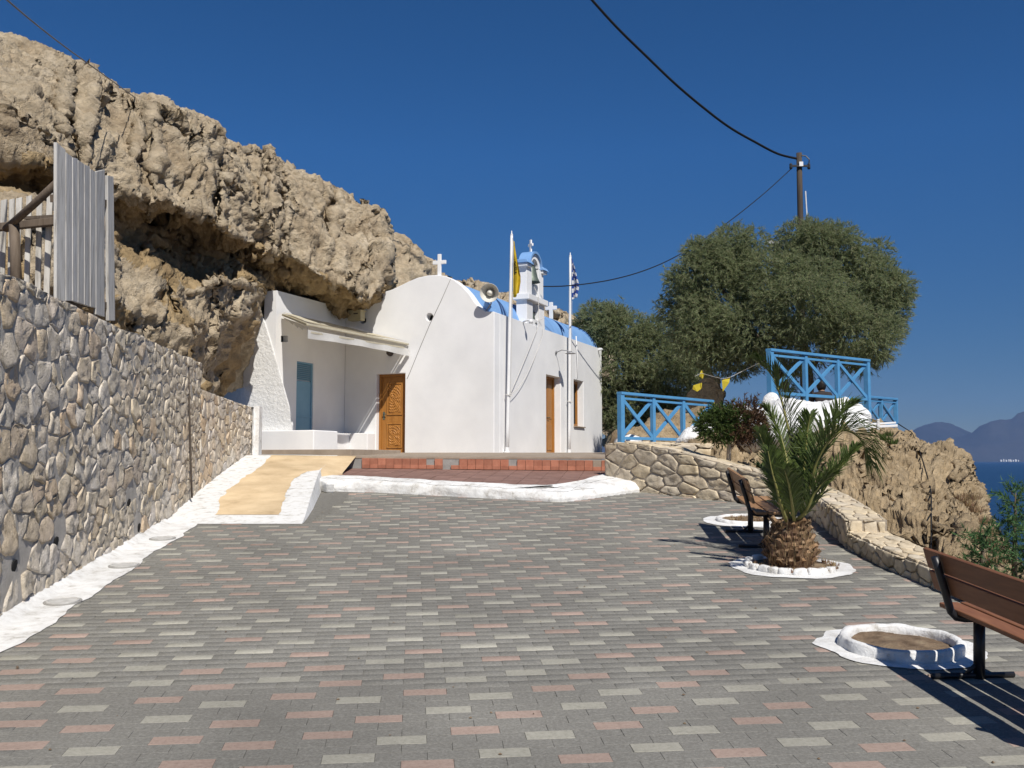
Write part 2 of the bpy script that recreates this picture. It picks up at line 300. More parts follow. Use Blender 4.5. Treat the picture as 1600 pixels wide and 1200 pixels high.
# ------------------------------------------------------------------ rock shaping
def smooth_axis(V, n, ax):
    for _ in range(n):
        a = np.take(V, [0] + list(range(V.shape[ax] - 1)), axis=ax); b = np.take(V, list(range(1, V.shape[ax])) + [V.shape[ax] - 1], axis=ax)
        V = (a + 2 * V + b) / 4
    return V
def normals(V):
    du = np.gradient(V, axis=1); dv = np.gradient(V, axis=0); n = np.cross(du, dv)
    return n / (np.linalg.norm(n, axis=2, keepdims=True) + 1e-9)
def rocky(st, nc, nr, smooth=(3, 3), big=.3, mid=.16, fine=.06, seed=0., pits=.1, flip=1, fq=1.0, calm=None, st3=(1, 1, 1), facet_a=.16):
    S = np.array([[tuple(P(*q)) for q in s] for s in st])          # stations x profile x 3
    k = S.shape[1]; L = np.linalg.norm(np.diff(S, axis=1), axis=2).mean(0); cum = np.concatenate([[0], np.cumsum(np.maximum(L, .25))])
    t = np.linspace(0, cum[-1], nr)
    A1 = np.stack([np.stack([np.interp(t, cum, S[i, :, c]) for c in range(3)], -1) for i in range(len(st))])   # st x nr x 3
    LL = np.linalg.norm(np.diff(A1, axis=0), axis=2).mean(1); cu = np.concatenate([[0], np.cumsum(np.maximum(LL, .05))])
    tt = np.linspace(0, cu[-1], nc)
    V = np.stack([np.stack([np.interp(tt, cu, A1[:, j, c]) for c in range(3)], -1) for j in range(nr)])        # nr x nc x 3
    V = smooth_axis(smooth_axis(V, smooth[0], 0), smooth[1], 1)
    sd = Vector((seed, seed * .7, seed * 1.3))
    nf = noise.fractal; nn = noise.noise; hy = noise.ridged_multi_fractal; vo = noise.voronoi
    def disp(V, f):
        N = normals(V) * flip; P3 = V.reshape(-1, 3)
        d = np.array([f(Vector((p[0] * st3[0], p[1] * st3[1], p[2] * st3[2])) + sd) for p in P3]).reshape(V.shape[0], V.shape[1], 1)
        if calm is not None: d = d * calm(V)[..., None]
        return V + N * d
    V = disp(V, lambda p: big * nf(p * .55 * fq, 1, 2, 3))
    def facet(p, q, amp, wd):
        p2 = p * q + Vector((nn(p * q * 1.7), nn(p * q * 1.7 + Vector((9, 3, 1))), 0)) * .35; d_, pt = vo(p2); nv = noise.noise_vector(pt[0] * 7.31)
        return amp * max(-1.1, min(1.1, .9 * nv.x + 1.3 * (p2 - pt[0]).dot(nv))) - amp * .9 * max(0, 1 - (d_[1] - d_[0]) / wd)
    V = disp(V, lambda p: facet(p, .42 * fq, facet_a, .035))
    V = disp(V, lambda p: mid * (hy(p * .9 * fq, .9, 2.1, 5, .9, 2.0) - 1.1) - pits * max(0, .28 - vo(Vector((p.x, p.y, p.z * 1.3)) * 1.7 * fq)[0][0]) / .28)
    V = disp(V, lambda p: fine * .9 * nf(p * 3.8 * fq, .75, 2.15, 6) - fine * (1.5 * max(0, nn(p * 5.5 * fq) - .30) + 1.3 * max(0, nn(p * 11 * fq) - .25) + .5 * abs(nn(p * 17 * fq))))
    return V, t, cum
def grid_faces(nr, nc):
    i = np.arange(nr - 1)[:, None] * nc + np.arange(nc - 1)[None]
    return np.stack([i, i + 1, i + nc + 1, i + nc], -1).reshape(-1, 4)

# the overhanging cliff: each station runs from the foot of the lower boulders through the hollow and the lip to the skyline
def stn(px, *ps): return [(q if len(q) == 3 else (px,) + q) for q in ps]
CL = [
 stn(-420, (520, 9), (420, 8.8), (330, 9.2), (300, 10.5), (260, 11), (230, 10.6), (215, 9.8), (150, 10), (90, 10.8), (55, 11.6), (50, 14), (60, 19)),
 stn(-150, (520, 10.8), (420, 10.6), (330, 11.1), (312, 12.8), (272, 13.3), (242, 12.9), (228, 11.8), (160, 12.1), (98, 12.9), (58, 13.9), (60, 17), (80, 22)),
 stn(0, (520, 11.5), (430, 11.3), (320, 12), (300, 13.8), (275, 14.2), (250, 13.7), (236, 12.5), (165, 12.9), (104, 13.8), (72, 14.8), (80, 18), (105, 23)),
 stn(60, (520, 11.8), (440, 11.6), (335, 12.2), (315, 14.1), (292, 14.6), (268, 14.1), (255, 12.8), (185, 13.3), (116, 14.2), (80, 15.2), (80, 18.5), (110, 24)),
 stn(115, (530, 12.2), (455, 12.0), (350, 12.7), (332, 14.9), (315, 15.5), (300, 14.8), (286, 13.4), (205, 13.8), (135, 14.8), (104, 15.8), (112, 19.5), (140, 25)),
 stn(172, (560, 13.3), (470, 12.9), (345, 13.6), (335, 16.3), (330, 17.1), (318, 16), (300, 14.1), (225, 14.7), (155, 15.8), (122, 16.8), (130, 20.5), (160, 26)),
 stn(188, (560, 13.6), (480, 13.3), (400, 14.0), (380, 16.7), (352, 17.5), (328, 16.4), (303, 14.5), (230, 15.1), (178, 16.2), (156, 17.1), (160, 21), (190, 26)),
 stn(215, (575, 14.2), (500, 13.8), (425, 14.5), (400, 17.6), (356, 18.4), (331, 17.0), (308, 14.8), (235, 15.5), (178, 16.6), (154, 17.6), (160, 21), (190, 26)),
 stn(255, (592, 15.0), (515, 14.6), (432, 15.4), (408, 18.7), (364, 19.5), (338, 17.9), (316, 15.4), (245, 16.1), (184, 17.2), (156, 18.2), (165, 22), (200, 27)),
 stn(300, (650, 15.8), (530, 15.5), (450, 16.2), (420, 19.6), (385, 20.3), (350, 18.6), (326, 16.2), (258, 17), (200, 18), (174, 19), (185, 23), (220, 28)),
 stn(335, (320, 660, 16.5), (322, 540, 16.2), (436, 16.9), (416, 20.2), (395, 20.8), (368, 19.0), (346, 16.7), (275, 17.5), (218, 18.5), (192, 19.4), (205, 23.5), (240, 28.5)),
 stn(348, (322, 660, 16.9), (330, 535, 16.7), (433, 17.3), (415, 20.4), (400, 21), (376, 19.3), (356, 16.9), (285, 17.8), (246, 18.7), (227, 19.6), (240, 23.5), (270, 28.5)),
 stn(395, (328, 640, 18.0), (362, 520, 18.1), (388, 440, 18.7), (432, 20.9), (422, 21.9), (406, 20.9), (380, 19.4), (312, 20.0), (252, 20.9), (227, 21.6), (240, 25), (270, 29)),
 stn(425, (405, 590, 22.6), (412, 520, 22.6), (415, 462, 22.4), (456, 22.2), (444, 21.8), (420, 21.2), (388, 20.1), (320, 20.6), (262, 21.4), (236, 22.0), (250, 25), (280, 29)),
 stn(448, (530, 23.2), (500, 23.1), (475, 22.9), (468, 22.4), (458, 21.9), (432, 21.2), (396, 20.3), (332, 20.9), (295, 21.8), (270, 22.4), (285, 25), (310, 30)),
 stn(495, (545, 24.2), (515, 24.0), (492, 23.7), (482, 23.2), (476, 22.5), (452, 21.7), (428, 20.8), (365, 21.5), (314, 22.4), (290, 23.1), (300, 26), (330, 30)),
 stn(545, (550, 24.8), (520, 24.6), (502, 24.2), (490, 23.5), (486, 22.8), (472, 22.1), (450, 21.4), (392, 22.2), (336, 23.1), (308, 23.8), (320, 27), (345, 31)),
 stn(574, (550, 25.2), (520, 25), (500, 24.5), (486, 23.5), (481, 22.7), (476, 22.2), (468, 21.8), (400, 22.7), (344, 23.5), (320, 24.3), (330, 28), (355, 32)),
 stn(590, (550, 25.8), (520, 25.6), (500, 25), (480, 23.9), (468, 22.9), (462, 22.3), (455, 22.0), (400, 23.0), (350, 24), (323, 24.8), (335, 28), (360, 32)),
 stn(598, (550, 26.5), (520, 26.2), (500, 25.8), (480, 25.2), (466, 24.6), (455, 24.2), (440, 23.9), (405, 24.2), (375, 24.8), (345, 25.4), (350, 28.5), (375, 32)),
 stn(602, (550, 28.5), (520, 28.5), (500, 28.4), (480, 28.2), (466, 28), (455, 27.8), (440, 27.6), (415, 27.6), (385, 27.8), (362, 28.2), (372, 30), (390, 33)),
]
for s_ in CL:                     # the hollow is shallow; clefts split the face into blocks
    dl = s_[6][2]
    if s_[0][0] < 410:
        for k in (3, 4, 5): s_[k] = (s_[k][0], s_[k][1], dl + .62 * (s_[k][2] - dl))
def cleft(px, dep, at):
    i = max(k for k, s_ in enumerate(CL) if s_[7][0] <= px); a_, c_ = CL[i], CL[i + 1]
    def mix(f): return [tuple(a_[k][q] * (1 - f) + c_[k][q] * f for q in range(3)) for k in range(len(a_))]
    w_ = c_[7][0] - a_[7][0]; f0 = (px - a_[7][0]) / w_; new = []
    for dx in (-9, 0, 9):
        f = min(max(f0 + dx / w_, .02), .98); m = mix(f)
        if dx == 0: m = [(q[0], q[1] + (14 if k in (8, 9) else 6 if k == 6 else 0), q[2] + (dep if 6 <= k <= 9 else 0)) for k, q in enumerate(m)]
        new.append(m)
    CL[i + 1:i + 1] = new
for px, dep in ((120, .55), (232, .5), (341, .8), (415, .5), (440, .9), (520, .5)): cleft(px, dep, 0)
NR, NC = 470, 640
V, tt_, cum_ = rocky(CL, NC, NR, (4, 2), big=.36, mid=.075, fine=.10, seed=2.3, pits=.06, flip=1, facet_a=.17)
row_t = np.repeat(tt_, NC).reshape(NR, NC)
fr = 0.5 * (row_t[:-1, :-1] + row_t[1:, 1:])
jit = np.array([noise.noise(Vector(p) * .8) for p in V[:-1, :-1].reshape(-1, 3)]).reshape(NR - 1, NC - 1)
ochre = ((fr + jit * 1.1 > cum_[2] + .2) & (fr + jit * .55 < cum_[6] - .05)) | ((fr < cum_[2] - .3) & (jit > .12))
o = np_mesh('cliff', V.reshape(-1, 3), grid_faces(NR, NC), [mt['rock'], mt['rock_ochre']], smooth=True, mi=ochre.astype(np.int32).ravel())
tag(o, 'weathered tan limestone cliff overhanging the white chapel annex', 'cliff')
FAR = [stn(px, (y + 150, d - 1.5), (y + 70, d - 1), (y + 25, d), (y, d + 1.2), (y + 6, d + 4), (y + 60, d + 9)) for px, y, d in
       [(540, 330, 29), (585, 345, 29), (602, 368, 29), (625, 378, 29.5), (652, 396, 30), (672, 412, 30.5), (695, 428, 31.5), (720, 432, 33), (745, 437, 35), (775, 452, 37), (820, 462, 40), (868, 478, 43), (890, 494, 45), (925, 505, 47), (960, 560, 49)]]
V, _, _ = rocky(FAR, 260, 110, (4, 4), big=.5, mid=.3, fine=.12, seed=9.1, pits=.2, fq=.8)
tag(np_mesh('rock_ridge', V.reshape(-1, 3), grid_faces(110, 260), [mt['rock']], smooth=True), 'tan rock ridge showing behind the blue chapel vault', 'cliff')

# the rocky knoll under the blue railings
KN = [
 stn(1020, (790, 18.6), (775, 18.9), (745, 19.2), (716, 19.6), (704, 20.6), (699, 24), (690, 34)),
 stn(1085, (790, 16.8), (770, 17.3), (735, 17.9), (705, 18.8), (690, 19.8), (682, 24), (672, 34)),
 stn(1130, (800, 15.9), (775, 16.4), (728, 17.1), (690, 18.2), (675, 19.4), (664, 23), (650, 34)),
 stn(1180, (810, 15.1), (780, 15.6), (725, 16.5), (684, 17.7), (662, 18.9), (668, 21), (680, 34)),
 stn(1240, (820, 14.4), (790, 14.9), (730, 15.8), (680, 17.2), (652, 18.6), (668, 21), (680, 34)),
 stn(1300, (840, 13.7), (805, 14.2), (740, 15.2), (680, 16.8), (654, 18.3), (668, 21), (680, 34)),
 stn(1345, (860, 13.0), (818, 13.7), (755, 14.8), (685, 16.4), (658, 17.9), (662, 22), (664, 34)),
 stn(1372, (872, 12.6), (828, 13.3), (770, 14.5), (700, 16.2), (672, 17.6), (674, 22), (674, 33)),
 stn(1420, (888, 12.1), (845, 12.8), (785, 14.2), (715, 16.2), (680, 17.9), (684, 21), (690, 32)),
 stn(1462, (902, 11.8), (860, 12.5), (800, 14.0), (740, 16.0), (697, 17.8), (705, 20.5), (735, 30)),
 stn(1484, (915, 11.6), (872, 12.3), (816, 13.9), (765, 15.9), (718, 17.6), (735, 20), (790, 29)),
 stn(1489, (920, 11.6), (878, 12.2), (826, 13.8), (780, 15.4), (742, 16.9), (765, 19.5), (830, 28)),
 stn(1522, (935, 11.5), (892, 12.1), (850, 13.5), (812, 14.8), (786, 16.0), (812, 18.5), (890, 26)),
 stn(1568, (955, 11.5), (914, 12.1), (886, 13.1), (866, 14.1), (850, 15.2), (880, 17.5), (960, 24)),
 stn(1640, (985, 11.5), (945, 12.0), (925, 12.8), (912, 13.6), (905, 14.8), (915, 17), (960, 22)),
 stn(1760, (1050, 11.5), (1030, 12.0), (1020, 12.6), (1012, 13.4), (1010, 14.4), (1030, 16), (1090, 21)),
]
V, _, _ = rocky(KN, 520, 280, (4, 4), big=.36, mid=.13, fine=.11, seed=5.7, pits=.06, facet_a=.14, fq=1.15, st3=(1.25, 1, .65))
KN_BVH = None
from mathutils.bvhtree import BVHTree
KN_BVH = BVHTree.FromPolygons([Vector(p) for p in V.reshape(-1, 3)], grid_faces(280, 520).tolist())
tag(np_mesh('rock_knoll', V.reshape(-1, 3), grid_faces(280, 520), [mt['rock_sand']], smooth=True), 'eroded sandy rock knoll below the blue railings, dropping to the sea', 'rock')

# slope from the low wall down to the sea, and the bank behind the retaining wall
def slope(i, j):
    d = -10 + 44 * j; X0 = 4.25 + .02 * max(0, 6 - d); u = i ** 1.3; X = X0 + 34 * u
    base = C(X0, d, -.02)
    z = base.z + .15 - .8 * u * 34 + .9 * min(1, u * 8) * noise.fractal(Vector((X * .5, d * .5, 3)), 1, 2, 4)
    if d > 12: z -= (d - 12) * .35
    return (X, base.y, max(z, SEA - 2))
ground_grid('hillside', slope, 110, 130, mt['rock_sand'])
def bank(i, j):
    d = 2.0 + 16.0 * j; X = -3.05 - .119 * d - .45 - 9 * i
    b = C(X, d, 0); z = CZ + 1.28 + .5 * i + .10 * noise.fractal(Vector((X * 1.5, d * 1.5, 1)), 1, 2, 4)
    return (X, b.y, z)
ground_grid('bank', bank, 50, 90, mt['soil'])

# ------------------------------------------------------------------ plaza
def wallX(d): return -2.99 - .119 * d
RAMP_TOP = [(wallX(12.8) + .2, 12.8), (-2.57, 12.8), (-3.1, 16.9)]
def sheetC(b, pts, mi=0):         # flat n-gon from (X, d, h)
    b.add([C(*p) for p in pts], [tuple(range(len(pts)))], mi)
b = MB(); b.grid(lambda i, j: C(-5.2 + 9.6 * i, -9 + 29 * j, -.012), 4, 12)
plaza = tag(b.build('plaza', mt['joint']), kind='structure')
PW_, PD_ = .252, .1107
th = math.atan2(.1226, .9925) * .8
cdir = Vector((-math.sin(th), math.cos(th))); rdir = Vector((math.cos(th), math.sin(th)))
org = Vector((-.40, 4.697))
def paver_mb(mi):
    b = MB(); x, y, z, c = PW_ / 2 - .0007, PD_ / 2 - .0007, .03, .0016
    vs = [(-x, -y, -z), (x, -y, -z), (x, y, -z), (-x, y, -z), (-x, -y, -c), (x, -y, -c), (x, y, -c), (-x, y, -c), (-x + c, -y + c, 0), (x - c, -y + c, 0), (x - c, y - c, 0), (-x + c, y - c, 0)]
    fs = [(0, 1, 5, 4), (1, 2, 6, 5), (2, 3, 7, 6), (3, 0, 4, 7), (4, 5, 9, 8), (5, 6, 10, 9), (6, 7, 11, 10), (7, 4, 8, 11), (8, 9, 10, 11)]
    b.add(vs, fs, mi); return b
curb_base = [GXd(500, 765), GXd(700, 774), GXd(885, 784), GXd(960, 773.5), GXd(1000, 768)]
rw_base = [GXd(1000, 768), (2.72, 15.85), (3.38, 15.15), (3.95, 14.55), (4.05, 14.3)]
lw_base = [(4.05, 14.3), (3.99, 13.0), (3.83, 11.8), (3.69, 10.9), (3.66, 9.72), (3.72, 8.83), (3.80, 7.5), (3.92, 6.0), (4.05, 4.5), (4.15, 2)]
ring_c = [GXd(1407, 1012), GXd(1236, 886), (3.10, 13.0)]
def front_limit(X):               # where the paving ends away from the camera
    xs = [-6, -4.6, -2.57, -2.56] + [p[0] for p in curb_base] + [p[0] for p in rw_base[1:]]
    ds = [12.85, 12.85, 12.85, 12.9] + [p[1] for p in curb_base] + [p[1] for p in rw_base[1:]]
    return float(np.interp(X, xs, ds))
def right_limit(d): return interp(-d, [-p[1] for p in lw_base], [p[0] for p in lw_base])
pav = []
for r in range(-62, 118):
    for c in range(-36, 34):
        x = c + .5 * (r % 2); ph = None
        q = org + rdir * (x * PW_) + cdir * (r * PD_)
        if q.x < wallX(q.y) + .25 or q.y < .4 or q.y > front_limit(q.x) + .02 or q.x > right_limit(q.y) + .05: continue
        if any((q - Vector(rc)).length < (.40 if k != 1 else .36) for k, rc in enumerate(ring_c)): continue
        k3, rem = divmod(r, 3); col = 0
        if rem < 2:
            phase = (-.5 * k3 + (1.5 if rem else 0)) % 3
            off = (x - phase) % 3
            if off < .3 or off > 2.7: col = 1 if (r // 3 + rem + (1 if random.random() < .14 else 0)) % 2 == 0 else 2
        pav.append((q, col))
pm = [mt['paver_grey'], mt['paver_pink'], mt['paver_cream']]
vis = [p for p in pav if abs(p[0].x) / max(p[0].y, .1) < .53 and p[0].y > 4.55]
vis.sort(key=lambda p: (p[0].y + (0 if p[1] else .6)))
single = set(id(p) for p in vis[:298])
meshes = []
for k in range(3):
    me = bpy.data.meshes.new('paver'); t = paver_mb(0); me.from_pydata(t.v, [], t.f); me.materials.append(pm[k]); me.update(); meshes.append(me)
RA = Matrix.Rotation(A, 4, 'X'); RT = Matrix.Rotation(th, 4, 'Z')
pv = [np.array(paver_mb(0).v)]; pf = np.array(paver_mb(0).f); bigV, bigF, bigM = [], [], []
for p in pav:
    q, col = p; tilt = Matrix.Rotation(random.gauss(0, .004), 4, 'X') @ Matrix.Rotation(random.gauss(0, .003), 4, 'Y')
    Mx = Matrix.Translation(C(q.x, q.y, random.uniform(-.0012, .0009))) @ RA @ RT @ Matrix.Rotation(random.gauss(0, .006), 4, 'Z') @ tilt
    if id(p) in single:
        o = bpy.data.objects.new('paver', meshes[col]); COL.objects.link(o); o.parent = plaza; o.matrix_basis = Mx
    else:
        m3 = np.array(Mx); bigF.append(pf + len(bigV) * 12); bigV.append(pv[0] @ m3[:3, :3].T + m3[:3, 3]); bigM += [col] * len(pf)
db = MB()
for k in range(150):
    dd = random.uniform(4.6, 14); xx = random.uniform(max(wallX(dd) + .5, -.5 * dd), 3.4); q = C(xx, dd, .004); r_ = random.uniform(.003, .011); a_ = random.uniform(0, 6.3)
    db.add([q + Vector((math.cos(a_ + t) * r_ * random.uniform(.6, 1.6), math.sin(a_ + t) * r_, 0)) for t in (0, 1.5, 3.1, 4.6)] + [q + Vector((0, 0, r_ * .7))], [(0, 1, 4), (1, 2, 4), (2, 3, 4), (3, 0, 4)])
tag(db.build('debris', mt['soil']), kind='stuff')
o = np_mesh('paving', np.concatenate(bigV), np.concatenate(bigF), pm, plaza, mi=np.array(bigM, np.int32)); o['kind'] = 'stuff'

def ragged_strip(name, left, right, mat, n=80, jit=.03, h=lambda X, d: .006, m=5, seed=0., jl=0.):
    """a painted sheet between two (X, d) curves with an uneven edge"""
    def at(curve, t):
        L = [0.]
        for a, c in zip(curve, curve[1:]): L.append(L[-1] + math.dist(a, c))
        s = t * L[-1]; return interp(s, L, [p[0] for p in curve]), interp(s, L, [p[1] for p in curve])
    def f(i, j):
        l = at(left, j); r = at(right, j); e = jit * noise.fractal(Vector((j * 14, seed, 2)), 1, 2, 4); e2 = jl * noise.fractal(Vector((j * 14, seed, 9)), 1, 2, 4)
        t0 = i; X = l[0] * (1 - t0) + r[0] * t0 + e * t0 + e2 * (1 - t0); d = l[1] * (1 - t0) + r[1] * t0 + e * t0 * .7
        return C(X, d, h(X, d))
    b = MB(); b.grid(f, m, n); return tag(b.build(name, mat, smooth=True), kind='structure')
RD0, RK = 12.8, .0712
def ramp_h(X, d): return max(0, (d - RD0) * RK) if d < 18.9 else .434
# painted margin along the retaining wall
ds = np.linspace(2.5, 12.9, 30)
ragged_strip('painted_margin', [(wallX(d) - .05, d) for d in ds], [(wallX(d) + (.41 if d < 9 else .41 + (d - 9) * .02), d) for d in ds], mt['whitewash'], 160, .07,
             lambda X, d: .0065 + .05 * max(0, 1 - (X - wallX(d)) / .12), 9, 1.7)
# ramp: body, ochre surface, painted sides
def ramp_left(d): return wallX(d) - .05 if d < 15.1 else interp(d, [15.1, 17.3, 19.5], [-4.83, -4.98, -5.12])
ds = np.linspace(12.75, 19.6, 30)
LT_ = .205
def RX(px, py):                   # photo point on the ramp surface
    yy = (py - 600) / F; d = (HP + RK * RD0) / (yy + RK); return ((px - 800) / F * d, d)
r_in = [RX(472, 822), RX(488, 790), RX(497, 765), RX(494, 744)]
def ramp_right(d): return interp(d, [12.6, 13.3, 14.7, 16.9, 17.4, 19.6], [-2.68, -2.77, -2.98, -3.29, -3.33, -3.33])
b = MB()
b.grid(lambda i, j: (lambda d: C(ramp_left(d) * (1 - i) + ramp_right(d) * i, d, ramp_h(0, d) + .004))(12.75 + 6.2 * j), 8, 40)
b.grid(lambda i, j: (lambda d: C(ramp_right(d) + (.05 if i == 0 else 0) * min(1, (d - 12.75) * .6), d, (ramp_h(0, d) + .004) * i - .01 * (1 - i)))(12.75 + 4.4 * j), 1, 40)
tag(b.build('ramp', mt['whitewash_paint'], smooth=False), kind='structure')
def curve(pts): return [RX(*p) for p in pts]
ragged_strip('ramp_surface', curve([(336, 805), (342, 785), (354, 768), (390, 742), (412, 725), (424, 712)]), curve([(436, 805), (442, 790), (446, 775), (456, 752), (470, 742), (480, 738)]),
             mt['ochre'], 60, .02, lambda X, d: ramp_h(X, d) + .009, 14, 4.4, .05)
b = MB(); fl4 = [RX(440, 742), GXd(535, 741.5, LT_), (lambda q: (q[0], q[1]))(GXd(557, 731.5, LT_)), RX(424, 712)]
def landing(i, j):
    X = (fl4[0][0] * (1 - i) + fl4[1][0] * i) * (1 - j) + (fl4[3][0] * (1 - i) + fl4[2][0] * i) * j; d = (fl4[0][1] * (1 - i) + fl4[1][1] * i) * (1 - j) + (fl4[3][1] * (1 - i) + fl4[2][1] * i) * j
    xr_ = fl4[1][0] * (1 - j) + fl4[2][0] * j; i = min(1, max(0, (X + 3.34) / (xr_ + 3.34))) ** .8
    return C(X, d, ramp_h(X, d) * (1 - i) + i * (LT_ + .014 + (.43 - LT_ - .014) * j) + .0095 + .004 * noise.noise(Vector((X * 4, d * 4, 0))))
b.grid(landing, 20, 12); b.grid(lambda i, j: landing(i, 0) if j > .5 else C(0, -.002, 0) - C(0, 0, 0) + Vector((landing(i, 0).x, landing(i, 0).y, C(0, fl4[0][1], LT_ - .03).z)), 20, 1); tag(b.build('ramp_landing', mt['ochre'], smooth=True), kind='structure')
b = MB(); b.grid(lambda i, j: C(-5.3 + 2.2 * i, 17.2 + 2.5 * j, .405 if j > .6 else .19), 4, 8); tag(b.build('ramp_base', mt['cement']), kind='structure')

# ------------------------------------------------------------------ low terrace: white kerb, floor tiles, red riser, upper slab
LT = .205
def T(px, py): return GXd(px, py, LT)
k_in = [T(494, 742), T(540, 743), T(731, 754), T(865, 759.5), T(905, 752), T(960, 737), T(992, 727)]
k_out = [GXd(498, 766), GXd(540, 767), GXd(731, 777), GXd(880, 784.5), GXd(915, 780), GXd(960, 773.5), GXd(1001, 768)]
def along(c, t):
    L = [0.]
    for a, d in zip(c, c[1:]): L.append(L[-1] + math.dist(a, d))
    return Vector((interp(t * L[-1], L, [p[0] for p in c]), interp(t * L[-1], L, [p[1] for p in c])))
def kerb(i, j):
    o_, n_ = along(k_out, j), along(k_in, j)
    prof = [(0, -.02), (.0, .05), (.05, .135), (.14, .165), (.55, .195), (1, LT + .012), (1.04, LT - .02)]
    k = i * (len(prof) - 1); a = min(int(k), len(prof) - 2); fr_ = k - a
    u = prof[a][0] * (1 - fr_) + prof[a + 1][0] * fr_; h = prof[a][1] * (1 - fr_) + prof[a + 1][1] * fr_
    q = o_ * (1 - u) + n_ * u; e = noise.fractal(Vector((q.x * 2.5, q.y * 2.5, h * 4)), 1, 2, 4)
    return C(q.x + .012 * e, q.y + .025 * e, h + .012 * e * (0 < i < 1))
b = MB(); b.grid(kerb, 24, 220); kerb_o = tag(b.build('kerb', mt['whitewash'], smooth=True), kind='structure')
for (ta, tb, ia, sd_) in ((.02, .30, .60, 1.), (.30, .62, .52, 2.), (.62, .80, .40, 3.), (.72, .98, .62, 4.), (.705, .715, .5, 5.)):
    b = MB(); b.tube([kerb(ia + .07 * noise.noise(Vector((t * 26, sd_, 0))) + (.3 * (t - ta) / (tb - ta) - .15 if tb - ta < .05 else 0), t) + Vector((0, -.001, .001)) for t in np.linspace(ta, tb, 40)], [.0015 + .0035 * abs(noise.noise(Vector((t * 31, sd_, 5)))) for t in np.linspace(ta, tb, 40)], 5); b.build('crack', mt['dark_void'], kerb_o)
b = MB()                          # end of the kerb beside the ramp
b.prism([C(-3.22, 16.95, -.02), C(-2.94, 16.5, -.02), C(-2.95, 16.45, .16), C(-3.28, 17.15, .20)], C(-.14, 0, 0) - C(0, 0, 0)); tag(b.build('kerb_end', mt['whitewash'], bevel=.03), kind='structure')
rz0, rz1 = T(553, 732), T(953, 736.5)
b = MB(); fl = [T(488, 742)] + k_in[1:] + [(rz1[0] + .3, rz1[1] + .3), (rz0[0] - .5, rz0[1] + .3)]
sheetC(b, [(x, d, LT - .012) for x, d in fl]); low = tag(b.build('low_terrace', mt['grout']), kind='structure')
rv = (Vector(rz1) - Vector(rz0)); rl = rv.length; ru = rv / rl; rn = Vector((ru.y, -ru.x))       # along the riser, towards the camera
def inside(poly, p):
    c = False; n = len(poly)
    for i in range(n):
        (x1, y1), (x2, y2) = poly[i], poly[(i + 1) % n]
        if (y1 > p[1]) != (y2 > p[1]) and p[0] < (x2 - x1) * (p[1] - y1) / (y2 - y1) + x1: c = not c
    return c
def clip_half(poly, a, n):        # keep (p-a).n <= 0
    out = []
    for i in range(len(poly)):
        p, q = poly[i], poly[(i + 1) % len(poly)]; dp, dq = (p - a).dot(n), (q - a).dot(n)
        if dp <= 0: out.append(p)
        if dp * dq < 0: out.append(p + (q - p) * (dp / (dp - dq)))
    return out
ts = .31
shear = Vector((.42, 1.0)).normalized()
for i in range(-2, 18):
    for j in range(0, 10):
        c0 = Vector(rz0) + ru * ((i) * ts) + rn * (j * ts)
        poly = [c0, c0 + ru * (ts - .008), c0 + ru * (ts - .008) + rn * (ts - .008), c0 + rn * (ts - .008)]
        for a, d in zip(k_in[1:], k_in[2:]):
            a, d = Vector(a), Vector(d); n = Vector(((d - a).y, -(d - a).x)).normalized()
            poly = clip_half(poly, a + n * -.03, n) if poly else poly
        if len(poly) < 3: continue
        if all((p - Vector(k_in[0])).x < -.15 for p in poly): continue
        poly = poly[::-1]
        b = MB(); dz = random.uniform(-.002, .002)
        b.prism([C(p.x, p.y, LT - .02) for p in poly], C(0, 0, .02 + dz) - C(0, 0, 0)); b.build('floor_tile', mt['tile_floor'], low)
b = MB(); b.grid(lambda i, j: C(*(Vector(rz0) - ru * .15 + ru * (rl + .3) * i - rn * .02), LT - .02 + .235 * j), 8, 1)
UPZ0 = C(rz0[0], rz0[1], .427).z
def up_z(q):
    return CZ + .072 + .033 * min(max(q.y - 18.4, 0), 3.3)
rise = tag(b.build('riser', mt['cement']), kind='structure')
n_t = 31; tw = rl / n_t
for i in range(n_t):
    for row in range(2):
        if i in (0, 9, 11, 12, 19) and row == 1: continue
        if i in (0, 11) and row == 0: continue
        c0 = Vector(rz0) + ru * ((i + .5) * tw); hz = LT + (.045 if row == 0 else .135)
        hh = .036 if row == 0 else .062
        q = C(c0.x + rn.x * .0, c0.y + rn.y * .0, hz); x = Vector((ru.x, ru.y * CA, ru.y * SA)) * (tw / 2 - .003); z = C(0, 0, hh / 1) - C(0, 0, 0); y = (C(rn.x, rn.y, 0) - C(0, 0, 0)) * (.012 if row else .016)
        b = MB(); b.box(q, (x, y, z)); b.build('riser_tile', mt['terrace'] if (i == 29 and row) else mt['tile_riser'], rise, bevel=.003)
b = MB()
ul = Vector(rz0) - ru * 3.2; ur = Vector(rz1) + ru * .15
def up(i, j):
    s = ul + (ur - ul) * i; q = s - rn * (-.02 + 20 * j ** 2)
    wq = C(q.x, q.y, 0); return (wq.x, wq.y, up_z(q))
b.grid(up, 16, 40)
b.grid(lambda i, j: (lambda q, t: (t.x, t.y, t.z - .035 * (1 - j)))(ul + (ur - ul) * i, Vector(up(i, 0))), 16, 1)
terr = tag(b.build('upper_terrace', mt['terrace']), kind='structure')

def on_knoll(px, py, lift=.03):
    o = Vector((0, 0, CZ)); r = (P(px, py, 1.0) - o).normalized(); h = KN_BVH.ray_cast(o, r)
    return (h[0] - r * lift + h[1] * 0) if h[0] is not None else P(px, py, 15)
